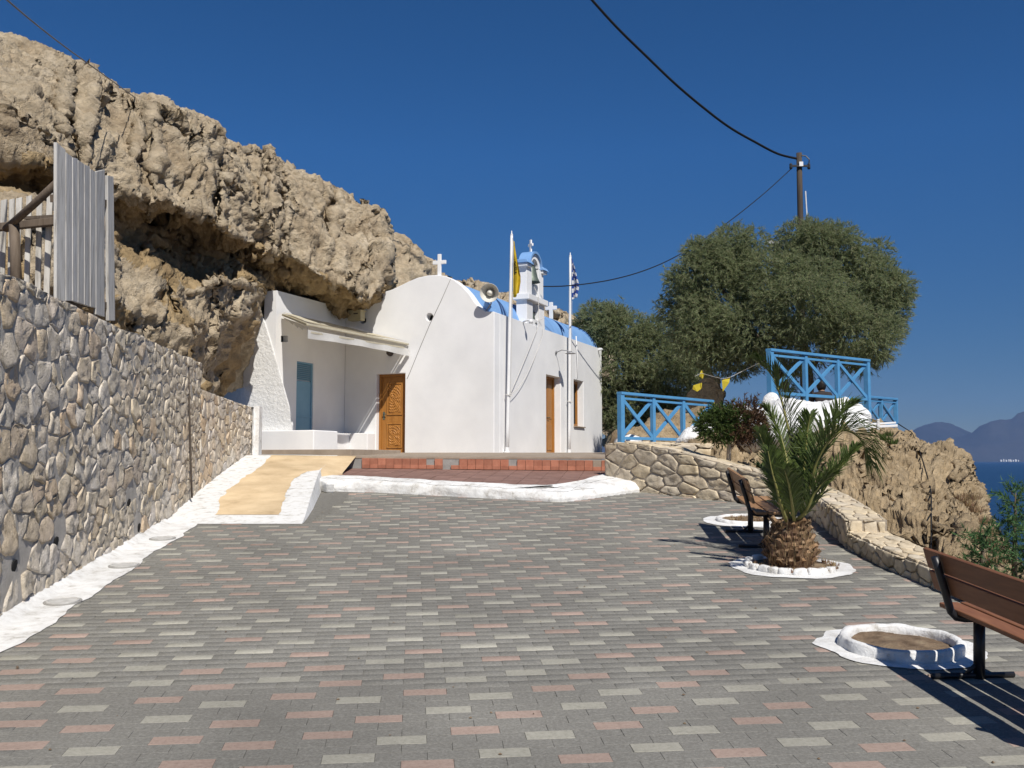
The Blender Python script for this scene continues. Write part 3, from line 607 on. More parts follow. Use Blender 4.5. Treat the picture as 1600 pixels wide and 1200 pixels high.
# ------------------------------------------------------------------ rubble stone walls
def cells(L, H, ws, hs, seed, var=.5, merge=.0):
    r = random.Random(seed); seeds = []; rad = []
    for k in range(int(60 * (L + ws) * (H + hs) / (ws * hs))):
        p = Vector((r.uniform(-ws * .3, L + ws * .3), r.uniform(-hs * .3, H + hs * .3))); q = (1.25 - var * 1.3 * r.random() ** 1.2) * (1.0 if k < 40 * L * H / (ws * hs) else .75)
        if all(((p.x - s.x) / ws) ** 2 + ((p.y - s.y) / hs) ** 2 > (.46 * (q + w_)) ** 2 for s, w_ in zip(seeds, rad)): seeds.append(p); rad.append(q)
    ax = ws / hs; out = []
    sc = [Vector((p.x / ax, p.y)) for p in seeds]
    for i, p in enumerate(sc):
        poly = [Vector((0, 0)), Vector((L / ax, 0)), Vector((L / ax, H)), Vector((0, H))]
        nb = sorted(range(len(sc)), key=lambda k: (sc[k] - p).length_squared)[1:16]
        for k in nb:
            n = sc[k] - p; poly = clip_half(poly, (sc[k] + p) / 2, n)
            if len(poly) < 3: break
        if len(poly) >= 3: out.append(([Vector((q.x * ax, q.y)) for q in poly], seeds[i]))
    return out
def stone_mesh(poly, fmap, joint, hgt, seed, rough=.02, rings=((0, 1.0, -.6), (1, 1.0, .40), (1, .95, .88), (1, .78, 1.0), (1, .40, 1.02)), detail=16):
    c = sum(poly, Vector((0, 0))) / len(poly); poly0 = poly
    per = [(poly[(i + 1) % len(poly)] - poly[i]).length for i in range(len(poly))]; tot = sum(per); pts = []
    for k in range(detail):           # resample the outline, rounding corners
        t = tot * (k + .5) / detail; i = 0
        while t > per[i]: t -= per[i]; i = (i + 1) % len(poly)
        pts.append(poly[i] + (poly[(i + 1) % len(poly)] - poly[i]) * (t / per[i]))
    for q in poly0:                   # angular outline: snap the nearest sample to each true corner
        k = min(range(len(pts)), key=lambda k_: (pts[k_] - q).length_squared); pts[k] = pts[k] * .25 + q * .75
    rad = sum((p - c).length for p in pts) / len(pts)
    if rad < joint * 1.6: return None
    base = []
    for p in pts:
        d = (p - c).length; w = 1 + .10 * noise.noise(Vector((p.x * 7, p.y * 7, seed)))
        base.append(c + (p - c) * max(.1, (d - joint * .8) / d) * min(w, 1.04))
    tilt = Vector((random.uniform(-.12, .12), random.uniform(-.12, .12)))
    vs = []
    for (_, sc_, hh) in rings:
        for p in base:
            q = c + (p - c) * sc_; e = noise.fractal(Vector((q.x * 7, q.y * 7, seed * 1.7 + hh)), .8, 2.2, 4)
            vs.append(fmap(q.x, q.y, hgt * hh + (rough * e + (q - c).dot(tilt) * .5 if hh > .2 else 0)))
    vs.append(fmap(c.x, c.y, hgt * 1.03 + rough * noise.noise(Vector((c.x * 6, c.y * 6, seed)))))
    n = len(base); k = len(rings)
    fs = [(i * n + j, i * n + (j + 1) % n, (i + 1) * n + (j + 1) % n, (i + 1) * n + j) for i in range(k - 1) for j in range(n)]
    fs += [((k - 1) * n + j, (k - 1) * n + (j + 1) % n, k * n) for j in range(n)]
    return vs, fs
CAMP = Vector((0, 0, CZ))
def stone_field(parent, L, H, fmap, ws, hs, joint, hgt, seed, mat, keep=lambda s, v: True, rough=.02, limit=298, name='stone', smooth=True, var=.5, flip=False, detail=16):
    items = []
    for k, (poly, sd) in enumerate(cells(L, H, ws, hs, seed, var)):
        c = sum(poly, Vector((0, 0))) / len(poly)
        if not keep(c.x, c.y): continue
        r = stone_mesh(poly, fmap, joint, hgt * random.uniform(.7, 1.35), seed + k * .37, rough, detail=detail)
        if r is None: continue
        dist = (fmap(c.x, c.y, 0) - CAMP).length
        sz = sum((p - c).length for p in poly) / len(poly); items.append((-(sz / dist), k, r))
    items.sort(key=lambda t: t[:2]); rest = MB()
    for i, (_, k, (vs, fs)) in enumerate(items):
        if flip: fs = [f[::-1] for f in fs]
        if i < limit:
            o = Vector(vs[-1]); b = MB(); b.add([Vector(v) - o for v in vs], fs); ob = b.build(name, mat, parent, smooth=smooth)
            ob.matrix_parent_inverse = PW[parent.name].inverted(); ob.location = o
        else: rest.add(vs, fs)
    if rest.v:
        o = rest.build(name + '_rest', mat, parent, smooth=smooth); o['kind'] = 'stuff'

def wall_map(path, ztop, zbot, H):
    """path: (X, d) on the face; returns L and f(s, v, off) with off towards the right of travel"""
    L = [0.]
    for a, c in zip(path, path[1:]): L.append(L[-1] + math.dist(a, c))
    def f(s, v, off):
        X, d = interp(s, L, [p[0] for p in path]), interp(s, L, [p[1] for p in path])
        i = min(max(np.searchsorted(L, s) - 1, 0), len(path) - 2); a, c = path[i], path[i + 1]; t = Vector((c[0] - a[0], c[1] - a[1])).normalized(); n = Vector((t.y, -t.x))
        base = C(X + n.x * off, d + n.y * off, 0); z0 = zbot(X, d); z1 = ztop(s)
        return Vector((base.x, base.y, z0 + (z1 - z0) * v / H))
    return L[-1], f
# left retaining wall
lp = [(wallX(d), d) for d in np.linspace(4.6, 15.1, 12)]
TOPZ = CZ + 1.43
LW, fl_ = wall_map(lp, lambda s: TOPZ + .04 * noise.noise(Vector((s * 1.7, 0, 0))) + .012 * s * (s > 6) - .06 * (s > 6), lambda X, d: C(X, d, ramp_h(X, d) - .06).z, 2.3)
wl = empty('retaining_wall', C(wallX(10), 10, 0), 'rubble stone retaining wall along the left of the paved plaza', 'wall')
b = MB(); b.grid(lambda i, j: fl_(LW * i, 2.3 * j, .004 + .007 * noise.noise(Vector((i * 60, j * 12, 1)))), 90, 20)
b.grid(lambda i, j: fl_(LW * i, 2.3, -.02 - .45 * j), 90, 2); b.grid(lambda i, j: fl_(LW, 2.3 * i, -.02 - .45 * j), 2, 2)
b.build('mortar', mt['mortar'], wl, smooth=True)
weep = [(22, 887), (87, 846), (200, 785), (216, 826)]
wp = []
for (px, py) in weep:
    best = min(((s, v) for s in np.linspace(1, LW, 120) for v in np.linspace(.05, 1.2, 30)), key=lambda q: (lambda w_: (( (w_ - CAMP).x / max(.1, ((w_ - CAMP).y * CA + (w_ - CAMP).z * SA)) * F + 800 - px) ** 2 + (600 - ((w_ - CAMP).z * CA - (w_ - CAMP).y * SA) / max(.1, ((w_ - CAMP).y * CA + (w_ - CAMP).z * SA)) * F - py) ** 2))(fl_(q[0], q[1], 0)))
    wp.append(best)
stone_field(wl, LW, 2.3, fl_, .40, .265, .012, .014, 21, mt['wall_stone'], keep=lambda s, v: all(abs(s - a) > .17 or abs(v - c) > .11 for a, c in wp), rough=.026, var=.62)
for (s, v) in wp:
    b = MB(); b.tube([fl_(s, v, .012), fl_(s, v + .002, -.0)], .055, 10); b.build('weep_hole', mt['dark_void'], wl)
# lower end of the wall beside the ramp
lp2 = [(wallX(15.1) + .0, 15.12), (-4.9, 16.3), (-4.98, 17.3), (-5.06, 18.4), (-5.11, 19.45)]
L2, fl2 = wall_map(lp2, lambda s: CZ + 1.10 - .012 * s, lambda X, d: C(X, d, ramp_h(X, d) - .05).z, 1.45)
w2 = empty('ramp_wall', C(-4.98, 17.3, .3), 'low rubble stone wall beside the ochre ramp, with a whitewashed end', 'wall')
b = MB(); b.grid(lambda i, j: fl2(L2 * i, 1.45 * j, .003), 30, 8); b.grid(lambda i, j: fl2(L2 * i, 1.45, -.02 - .4 * j), 30, 2); b.grid(lambda i, j: fl2(0, 1.45 * j, -.02 - .4 * i), 2, 2)
b.build('mortar', mt['mortar'], w2, smooth=True)
stone_field(w2, L2 - .12, 1.45, fl2, .36, .25, .012, .014, 5, mt['wall_stone'], rough=.022)
b = MB(); b.grid(lambda i, j: fl2(L2 - .13 + .14 * i, 1.45 * j, .045 + .01 * noise.noise(Vector((i * 3, j * 9, 0)))), 2, 12); b.grid(lambda i, j: fl2(L2 + .01, 1.45 * j, .045 - .5 * i), 4, 12); b.grid(lambda i, j: fl2(L2 - .13 + .14 * i, 1.452, .045 - .5 * j), 2, 2)
q_ = C(-5.02, 19.5, .3); tz = fl2(L2 - .1, 1.45, 0).z; b.box((q_.x, q_.y, (q_.z + tz) / 2), ((.065, 0, 0), (0, .12, 0), (0, 0, (tz - q_.z) / 2 + .02))); b.build('whitewashed_end', mt['whitewash'], w2, smooth=False)
# right-hand wall under the left railing
rp = [(1.63, 17.3), (1.9, 16.95)] + rw_base[:4] + [(4.06, 14.35)]
Lr = [0.]
for a, c in zip(rp, rp[1:]): Lr.append(Lr[-1] + math.dist(a, c))
LR = Lr[-1]
def rtop(s):
    q = along(rp, s / LR); px = 800 + q.x / q.y * F
    y = interp(px, [953, 985, 1040, 1100, 1200, 1250, 1280], [694, 693, 701, 717, 743, 764, 776]); return P(px, y, q.y).z
LR, fr_ = wall_map(rp[::-1], lambda s: rtop(LR - s), lambda X, d: C(X, d, -.03).z, 1.0)
flip_n = -1                       # travel is reversed so that the face looks towards the camera
fr2 = lambda s, v, off: fr_(s, v, off)
wr = empty('stone_wall', C(3.0, 15.2, 0), 'pale rubble stone wall with a sloping top under the left blue railing', 'wall')
tcen = fr2(LR / 2, .5, .3) - fr2(LR / 2, .5, 0); sg = 1 if tcen.y < 0 else -1
fr2 = lambda s, v, off: fr_(s, v, off * sg)
b = MB(); b.grid(lambda i, j: fr2(LR * i, j, .004), 40, 8); b.grid(lambda i, j: fr2(LR * i, 1, -.015 - .5 * j) - Vector((0, 0, .002 + .03 * j)), 40, 3); b.grid(lambda i, j: fr2(LR, j, -.015 - .5 * i), 3, 4)
b.build('mortar', mt['mortar_tan'], wr)
stone_field(wr, LR, 1.0, fr2, .50, .34, .022, .022, 8, mt['pale_stone'], rough=.02, flip=sg < 0, var=.55, detail=18)
def top_r(s, v, off): p = fr2(s, 1, -.0 - v); return p + Vector((0, 0, off + .005 - .03 * v))
stone_field(wr, LR, .46, top_r, .5, .3, .015, .018, 9, mt['pale_stone'], rough=.012, flip=sg < 0)
# upper block that carries the left railing
ub = [(2.05, 17.6), (2.6, 17.35), (3.35, 17.2), (3.62, 17.35)]
def ub_top(s): q = along(ub, s / LU); return P(800 + q.x / q.y * F, interp(800 + q.x / q.y * F, [960, 1105], [690, 695]), q.y).z
LU = sum(math.dist(a, c) for a, c in zip(ub, ub[1:]))
LU, fu_ = wall_map(ub[::-1], lambda s: ub_top(LU - s), lambda X, d: C(X, d, .3).z, .6)
fu = lambda s, v, off: fu_(s, v, 0) + C(0, -off, 0) - C(0, 0, 0) - Vector((0, 0, -off * SA))
wu = empty('railing_plinth', C(2.8, 17.4, .3), 'course of pale stone blocks carrying the left blue railing', 'wall')
b = MB(); b.grid(lambda i, j: fu(LU * i, .6 * j, -.012), 20, 5); b.grid(lambda i, j: fu(LU * i, .6, -.012 - 4.2 * j), 20, 6); b.grid(lambda i, j: fu(LU * (1 - j * 0) , .6 * j, -.012 - 4.2 * i), 4, 4); b.grid(lambda i, j: fu(0, .6 * j, -.012 - 4.2 * i), 4, 4)
b.build('mortar', mt['mortar_tan'], wu)
stone_field(wu, LU, .6, fu, .42, .36, .016, .025, 3, mt['pale_stone'], rough=.018, flip=sg < 0)
def top_u(s, v, off): return fu(s, .6, -v) + Vector((0, 0, off))
stone_field(wu, LU, .5, top_u, .45, .3, .015, .018, 13, mt['pale_stone'], rough=.012, flip=sg < 0)
# low wall along the right edge
lw = lw_base
Ltot = sum(math.dist(a, c) for a, c in zip(lw, lw[1:])); Lb = sum(math.dist(a, c) for a, c in zip(lw[:3], lw[1:3]))
lwt = empty('low_wall', C(3.7, 10, 0), 'low stone parapet along the seaward right edge of the plaza', 'wall')
def low_part(path, hh, thick, seed, end):
    Lp, f0 = wall_map(path, lambda s: along(path, 0) and 0 or 0, lambda X, d: C(X, d, -.02).z, 1)
    def f(s, v, off):             # face looks left
        q = along(path, min(max(s / Lp, 0), 1)); i = min(max(s / Lp, 0), 1); q2 = along(path, min(i + .02, 1)); q1 = along(path, max(i - .02, 0)); t = (q2 - q1).normalized(); n = Vector((t.y, -t.x))
        if n.x > 0: n = -n
        return C(q.x + n.x * off, q.y + n.y * off, -.02 + (hh(s / Lp) + .02) * v)
    b = MB(); b.grid(lambda i, j: f(Lp * i, j, -.012), 40, 3); b.grid(lambda i, j: f(Lp * i, 1, -.012 - thick * j), 40, 3); b.grid(lambda i, j: f(Lp * i, j * 1.6 - .6, -.012 - thick), 40, 2)
    if end: b.grid(lambda i, j: f(Lp, j, -.012 - thick * i), 3, 3)
    b.build('mortar', mt['mortar_tan'], lwt)
    Hm = hh(.5)
    stone_field(lwt, Lp, Hm, lambda s, v, off: f(s, v / Hm, off), .24, .17, .012, .022, seed, mt['pale_stone'], rough=.015, limit=145, flip=False, detail=12)
    stone_field(lwt, Lp, thick, lambda s, v, off: f(s, 1, -v) + (C(0, 0, off) - C(0, 0, 0)), .30, .17, .010, .014, seed + 1, mt['pale_stone'], rough=.008, limit=100, detail=12)
    if end:
        t = (Vector(path[-1]) - Vector(path[-2])).normalized()
        stone_field(lwt, thick, Hm, lambda s, v, off: f(Lp, v / Hm, -s) + (C(t.x * off, t.y * off, 0) - C(0, 0, 0)), .19, .3, .018, .018, seed + 2, mt['pale_stone'], rough=.01, detail=12)
low_part(lw[:4], lambda t: .36 - .05 * t, .40, 31, True)
low_part(lw[3:], lambda t: .17, .42, 41, False)

# ------------------------------------------------------------------ chapel
OW = P(772, 708.5, 21.7); UU = Vector((-.925, .38, 0)).normalized(); VV = Vector((.38, .925, 0)).normalized()
BZ = OW.z - .03
def K(u, s, z): return Vector((OW.x, OW.y, BZ)) + UU * u + VV * s + Vector((0, 0, z))
def gable(px, py, s=0.):          # photo point on the gable plane -> (u, z)
    p = hit(px, py, K(0, s, 0), VV) - K(0, 0, 0); return p.dot(UU), p.z
def side(px, py, u=0.):           # photo point on the side wall -> (s, z)
    p = hit(px, py, K(u, 0, 0), UU) - K(0, 0, 0); return p.dot(VV), p.z
HS = gable(772, 487)[1]
print('side wall height', HS, 'far end s', side(940, 545), 'gable left', gable(538, 510), 'apex', gable(683, 430))
ch = empty('chapel', K(1.4, 4, 0), 'small white chapel with carved wooden doors and a blue vaulted roof', 'chapel')
top_curve = [(772, 487), (758, 486), (748, 480), (740, 470), (732, 458), (722, 447), (709, 437), (697, 431.5), (683, 429.5), (668, 430.5), (652, 434), (638, 440), (624, 447), (611, 453), (600, 456), (588, 458)]
gp = [gable(*p) for p in top_curve]; gp[0] = (0, HS)
gw = 3.82
poly = [(0, -.3)] + gp + [(gw, gp[-1][1] - .1), (gw, -.3)]
def cutbox(pts, off):
    b = MB(); b.prism(pts, off); o = b.build('cutter', mt['plaster']); return o
b = MB(); b.prism([K(u, 0, z) for u, z in poly], VV * .32); fw = b.build('front_wall', mt['plaster'], ch)
du0, dz1 = gable(633, 583); du1, _ = gable(588.5, 583); dz0 = -.05
cut = [cutbox([K(du0, -.05, dz0), K(du1, -.05, dz0), K(du1, -.05, dz1), K(du0, -.05, dz1)], VV * .28)]
for (px, py, rr) in ((671, 495.5, .088), (567, 500, .085)):
    u, z = gable(px, py); m = MB(); m.tube([K(u, -.05, z), K(u, .22, z)], rr, 20); cut.append(m.build('cutter', mt['plaster']))
difference(fw, cut); fw.modifiers.new('b', 'BEVEL').width = .012; fw.modifiers['b'].limit_method = 'ANGLE'
for (px, py, rr) in ((671, 495.5, .088), (567, 500, .085)):
    u, z = gable(px, py); m = MB(); m.tube([K(u, .20, z), K(u, .215, z)], rr - .004, 20); m.build('vent_opening', mt['dark_void'], ch)
SL = side(940, 545)[0]
b = MB(); b.prism([K(0, .321, -.3), K(0, SL, -.3), K(0, SL, HS + .0), K(0, .321, HS)], UU * .34); sw = b.build('side_wall', mt['plaster'], ch)
s0, sz1 = side(853.5, 585); s1 = side(876, 590)[0]; w0, wz1 = side(896.5, 593); w1 = side(911.5, 596)[0]; wz0 = side(905, 668)[1]
print('door s', s0, s1, sz1, 'win', w0, w1, wz0, wz1)
difference(sw, [cutbox([K(-.05, s0, -.05), K(-.05, s1, -.05), K(-.05, s1, sz1), K(-.05, s0, sz1)], UU * .37), cutbox([K(-.05, w0, wz0), K(-.05, w1, wz0), K(-.05, w1, wz1), K(-.05, w0, wz1)], UU * .37)])
sw.modifiers.new('b', 'BEVEL').width = .012; sw.modifiers['b'].limit_method = 'ANGLE'
b = MB(); b.prism([K(.341, SL - .3, -.3), K(2.8, SL - .3, -.3), K(2.8, SL - .3, HS - .05), K(.341, SL - .3, HS - .05)], VV * .298); b.build('back_wall', mt['plaster'], ch)
b = MB(); b.prism([K(2.5, .321, -.3), K(2.5, SL - .3, -.3), K(2.5, SL - .3, HS - .02), K(2.5, .321, HS - .02)], UU * .34); b.build('far_side_wall', mt['plaster'], ch)
uc = gable(683, 430)[0]; zap = gp[8][1]; rr_ = uc - .20; zs = HS - .08; rise_h = zap - .14 - zs
def vault(a, s, k=0.): return K(uc - (rr_ + k) * math.cos(a), s, zs + (rise_h + k) * math.sin(a))
b = MB(); b.grid(lambda i, j: vault(math.pi * i, .322 + (SL - .34) * j), 40, 30)
b.add([vault(math.pi * i / 40, SL - .02) for i in range(41)], [tuple(range(41))[::-1]]); b.add([vault(math.pi * i / 40, .322) for i in range(41)], [tuple(range(41))])
b.build('vault', mt['blue_roof'], ch, smooth=True)
b = MB(); b.grid(lambda i, j: vault(math.pi * i, SL - .02 + .10 * j, .05), 40, 1); b.grid(lambda i, j: vault(math.pi * i, SL - .02, .05 * j - .02), 40, 1); b.grid(lambda i, j: vault(math.pi * i, SL + .08, .05 - .5 * j), 40, 1)
b.build('vault_rim', mt['blue_roof'], ch, smooth=False)
for s in (1.3, 2.9, 4.5, 6.1):
    b = MB(); b.grid(lambda i, j: vault(math.pi * i, s + .035 * j, .006), 40, 1); b.build('roof_seam', mt['blue_roof'], ch)
b = MB(); b.prism([K(.0, SL - .02, HS - .02), K(.12, SL - .02, HS - .02), K(.12, SL - .02, HS + .04), K(0, SL - .02, HS + .04)], VV * .3); b.build('corner_block', mt['plaster'], ch, bevel=.01)
def cross(name, base, up_h, arm_w, t, xd, label, par=None, cz=.62, foot=0.0):
    b = MB(); c = Vector(base); z = Vector((0, 0, 1)); xd = Vector(xd).normalized(); yd = xd.cross(z)
    hw = t * .5; ch_ = up_h * cz
    out = [(-hw, -foot), (hw, -foot), (hw, ch_ - hw), (arm_w / 2, ch_ - hw), (arm_w / 2, ch_ + hw), (hw, ch_ + hw), (hw, up_h), (-hw, up_h), (-hw, ch_ + hw), (-arm_w / 2, ch_ + hw), (-arm_w / 2, ch_ - hw), (-hw, ch_ - hw)]
    b.prism([c + xd * x + z * y - yd * t * .3 for x, y in out], yd * t * .6)
    o = b.build(name, mt['plaster'], par, bevel=.008); return tag(o, label)
cross('gable_cross', K(uc, .12, zap - .03), .53, .33, .085, UU, 'white cross on the gable top', ch, .64, .05)
cross('rear_cross', hit(861, 494, K(uc, SL - .3, zap - .2), VV) + Vector((0, 0, -.04)), .46, .36, .115, UU, 'white cross at the far end of the vault', ch, .62, .05)
# carved door in the gable
def door(u0, u1, z0, z1, mapf, depth, label, leaf_open=False):
    d = empty('wooden_door', mapf((u0 + u1) / 2, depth, z0), None, None); del d
def carved(name, x0, x1, z0, z1, mapf, dep, parent, seed):
    def f(i, j):
        x = x0 + (x1 - x0) * i; z = z0 + (z1 - z0) * j; ex = abs(i - .5) * 2; ey = abs(j - .5) * 2
        r = math.hypot((i - .5) * (x1 - x0), (j - .5) * (z1 - z0)); ang = math.atan2((j - .5) * (z1 - z0), (i - .5) * (x1 - x0))
        h = .010 * math.sin(abs(ang) * 6 + r * 42) * math.cos(r * 55 + seed) + .006 * math.cos(ex * 19) * math.cos(ey * 27)
        edge = min(1, (1 - ex) * 6) * min(1, (1 - ey) * 8)
        return mapf(x, dep - edge * (.012 + h), z)
    b = MB(); b.grid(f, 44, 64); return b.build(name, mt['door_wood'], parent, smooth=True)
def G_(u, dep, z): return K(u, dep, z)
dr = empty('carved_door', K((du0 + du1) / 2, .2, 0), 'honey brown carved two panel door in the front gable of the chapel', 'door')
fwid = .055
b = MB(); zd0 = -.0
for (a, c, e, g) in ((du0 + .004, du0 + fwid, zd0, dz1 - .004), (du1 - fwid, du1 - .004, zd0, dz1 - .004), (du0 + fwid, du1 - fwid, dz1 - fwid, dz1 - .004)):
    b.prism([K(a, .12, e), K(c, .12, e), K(c, .12, g), K(a, .12, g)], VV * .10)
b.build('door_frame', mt['door_wood'], dr, bevel=.006)
lu0, lu1, lz1 = du0 + fwid + .003, du1 - fwid - .003, dz1 - fwid - .003
b = MB(); b.prism([K(lu0, .165, zd0 + .01), K(lu1, .165, zd0 + .01), K(lu1, .165, lz1), K(lu0, .165, lz1)], VV * .045); leaf = b.build('door_leaf', mt['door_wood'], dr)
hgt_ = lz1
for (za, zb, sdd) in ((.16, .74, 0.), (.92, hgt_ - .14, 1.3)):
    b = MB(); ua, ub_ = lu0 + .09, lu1 - .13
    for (a, c, e, g) in ((ua, ua + .035, za, zb), (ub_ - .035, ub_, za, zb), (ua + .035, ub_ - .035, zb - .035, zb), (ua + .035, ub_ - .035, za, za + .035)):
        b.prism([K(a, .145, e), K(c, .145, e), K(c, .145, g), K(a, .145, g)], VV * .019)
    b.build('panel_moulding', mt['door_wood'], leaf, bevel=.007)
    carved('carved_panel', ua + .045, ub_ - .045, za + .045, zb - .045, G_, .162, leaf, sdd)
hu = lu1 - .055; b = MB(); b.prism([K(hu - .022, .157, .82), K(hu + .022, .157, .82), K(hu + .022, .157, 1.0), K(hu - .022, .157, 1.0)], VV * .007); b.tube([K(hu, .157, .95), K(hu, .11, .95), K(hu - .09, .11, .945)], .009, 8)
b.build('handle', mt['bronze'], leaf)
# side door and window
def S_(s, dep, z): return K(dep, s, z)
sdr = empty('side_door', K(.2, (s0 + s1) / 2, 0), 'brown panelled double door set deep in the sunlit side wall', 'door')
b = MB()
for (a, c, e, g) in ((s0 + .004, s0 + .06, 0, sz1 - .004), (s1 - .06, s1 - .004, 0, sz1 - .004), (s0 + .06, s1 - .06, sz1 - .06, sz1 - .004)):
    b.prism([K(0.170, a, e), K(0.170, c, e), K(0.170, c, g), K(0.170, a, g)], UU * .1)
b.build('door_frame', mt['door_wood'], sdr, bevel=.006)
mid = (s0 + s1) / 2
for (a, c) in ((s0 + .063, mid - .003), (mid + .003, s1 - .063)):
    b = MB(); b.prism([K(0.215, a, .01), K(0.215, c, .01), K(0.215, c, sz1 - .063), K(0.215, a, sz1 - .063)], UU * .045); lf = b.build('door_leaf', mt['door_wood'], sdr)
    b = MB()
    for (e, g) in ((.14, .8), (.95, sz1 - .2)):
        b.prism([K(0.200, a + .06, e), K(0.200, c - .06, e), K(0.200, c - .06, g), K(0.200, a + .06, g)], UU * .014)
    b.build('raised_panel', mt['door_wood'], lf, bevel=.008)
b = MB(); b.tube([K(0.210, mid + .06, .98), K(0.160, mid + .06, .98), K(0.160, mid + .16, .98)], .01, 8); b.build('handle', mt['bronze'], sdr)
wn = empty('side_window', K(.2, (w0 + w1) / 2, wz0), 'narrow brown wooden window near the far corner of the chapel side wall', 'window')
b = MB()
for (a, c, e, g) in ((w0 + .004, w0 + .07, wz0 + .03, wz1 - .004), (w1 - .07, w1 - .004, wz0 + .03, wz1 - .004), (w0 + .07, w1 - .07, wz1 - .07, wz1 - .004), (w0 + .07, w1 - .07, wz0 + .03, wz0 + .10), ((w0 + w1) / 2 - .035, (w0 + w1) / 2 + .035, wz0 + .1, wz1 - .07)):
    b.prism([K(0.170, a, e), K(0.170, c, e), K(0.170, c, g), K(0.170, a, g)], UU * .1)
b.build('window_frame', mt['door_wood'], wn, bevel=.006)
b = MB(); b.prism([K(0.220, w0 + .07, wz0 + .1), K(0.220, w1 - .07, wz0 + .1), K(0.220, w1 - .07, wz1 - .07), K(0.220, w0 + .07, wz1 - .07)], UU * .01); b.build('pane', mt['dark_void'], wn)
b = MB(); b.prism([K(-.05, w0 - .04, wz0 + .0), K(-.05, w1 + .04, wz0), K(-.05, w1 + .04, wz0 + .028), K(-.05, w0 - .04, wz0 + .028)], UU * .26); b.build('sill', mt['terrace'], wn, bevel=.004)
# bell gable on the side wall
bt = empty('bell_gable', K(.16, 2.6, HS), 'white two tier bell gable with a blue arched cap on the chapel wall', 'belfry')
pa, pb = side(808.5, 505, .30)[0], 0
sA0, sA1, sB0, sB1 = 2.03, 2.42, 2.86, 3.22
z_ = lambda py: side(829, py, .02)[1]
zl, zsl0, zsl1, zt0, zt1, zar = HS + .002, z_(470), z_(461), z_(414), z_(405), z_(394)
print('bell z', zl, zsl0, zsl1, zt0, zt1)
for (a, c) in ((sA0, sA1), (sB0, sB1)):
    b = MB(); b.prism([K(.02, a, zl), K(.30, a, zl), K(.30, a, zsl0), K(.02, a, zsl0)], VV * (c - a)); b.build('lower_pier', mt['plaster'], bt, bevel=.008)
    b = MB(); b.prism([K(.04, a + .02, zsl1), K(.28, a + .02, zsl1), K(.28, a + .02, zt0), K(.04, a + .02, zt0)], VV * (c - a - .03)); b.build('upper_pier', mt['plaster'], bt, bevel=.008)
b = MB(); b.prism([K(-.06, sA0 - .08, zsl0), K(.36, sA0 - .08, zsl0), K(.36, sA0 - .08, zsl1), K(-.06, sA0 - .08, zsl1)], VV * (sB1 - sA0 + .16)); b.build('middle_slab', mt['plaster'], bt, bevel=.012)
b = MB(); b.prism([K(.02, sA1 - .04, zl), K(.3, sA1 - .04, zl), K(.3, sA1 - .04, zl + .16), K(.02, sA1 - .04, zl + .16)], VV * (sB0 - sA1 + .08)); b.build('lower_sill', mt['plaster'], bt)
# arch between the upper piers, and the caps
sm = (sA1 + sB0) / 2; ra = (sB0 - sA1) / 2
def arch(a, rad, u): return K(u, sm - rad * math.cos(a), zt0 + .02 + rad * .9 * math.sin(a))
n = 16; b = MB(); ro, ri = ra + .14, ra
for u_ in (0,):
    pts = [arch(math.pi * i / n, ro, .05) for i in range(n + 1)] + [arch(math.pi * (n - i) / n, ri, .05) for i in range(n + 1)]
    for i in range(n):
        q = [arch(math.pi * i / n, ri, .05), arch(math.pi * i / n, ro, .05), arch(math.pi * (i + 1) / n, ro, .05), arch(math.pi * (i + 1) / n, ri, .05)]; b.prism(q, UU * .22)
b.build('arch', mt['plaster'], bt)
b = MB()
for i in range(n):
    q = [arch(math.pi * i / n, ro + .003, .0), arch(math.pi * i / n, ro + .06, .0), arch(math.pi * (i + 1) / n, ro + .06, .0), arch(math.pi * (i + 1) / n, ro + .003, .0)]; b.prism(q, UU * .32)
b.build('arch_cap', mt['blue_roof'], bt)
for (a, c) in ((sA0 - .12, sm - ro - .0), (sm + ro, sB1 + .12)):
    b = MB(); b.prism([K(-.07, a, zt0 + .003), K(.39, a, zt0 + .003), K(.33, a, zt0 + .09), K(-.01, a, zt0 + .09)], VV * (c - a)); b.build('pier_cap', mt['blue_roof'], bt, bevel=.012)
    b = MB(); b.prism([K(-.02, a + .04, zt0 - .07), K(.34, a + .04, zt0 - .07), K(.34, a + .04, zt0), K(-.02, a + .04, zt0)], VV * (c - a - .05)); b.build('cornice', mt['plaster'], bt, bevel=.008)
cross('belfry_cross', K(.16, sm, zt0 + (ro + .06) * .9), .33, .20, .07, VV * .6 + UU * .8, 'small white cross on the belfry', bt, .6, .02)
def bell(top, sc, label):
    e = empty('bell', top, label, 'bell', 'bells of the chapel'); c = Vector(top)
    prof = [(.0, 0), (.07, -.005), (.10, -.04), (.115, -.12), (.135, -.22), (.175, -.31), (.19, -.33), (.175, -.325), (.12, -.2), (.09, -.06), (0, -.03)]
    b = MB(); b.lathe(c, (0, 0, 1), [(r * sc, h * sc) for r, h in prof], 28); b.build('bell_body', mt['bronze'], e, smooth=True)
    b = MB(); b.tube([c + Vector((0, 0, -.05 * sc)), c + Vector((0, 0, -.34 * sc))], .012 * sc, 8); b.lathe(c + Vector((0, 0, -.35 * sc)), (0, 0, 1), [(0, .03 * sc), (.028 * sc, 0), (0, -.03 * sc)], 10); b.build('clapper', mt['black_iron'], e, smooth=True)
    b = MB(); b.bar(c - VV * (ra + .01) + Vector((0, 0, .02)), c + VV * (ra + .01) + Vector((0, 0, .02)), .04, .05); b.build('headstock', mt['black_iron'], e)
bell(K(.16, sm, zt0 + .05), 1.25, 'larger upper bronze bell hanging under the blue arch')
bell(K(.16, sm, zsl0 - .05 - .18), .85, 'smaller lower bronze bell hanging below the white slab')
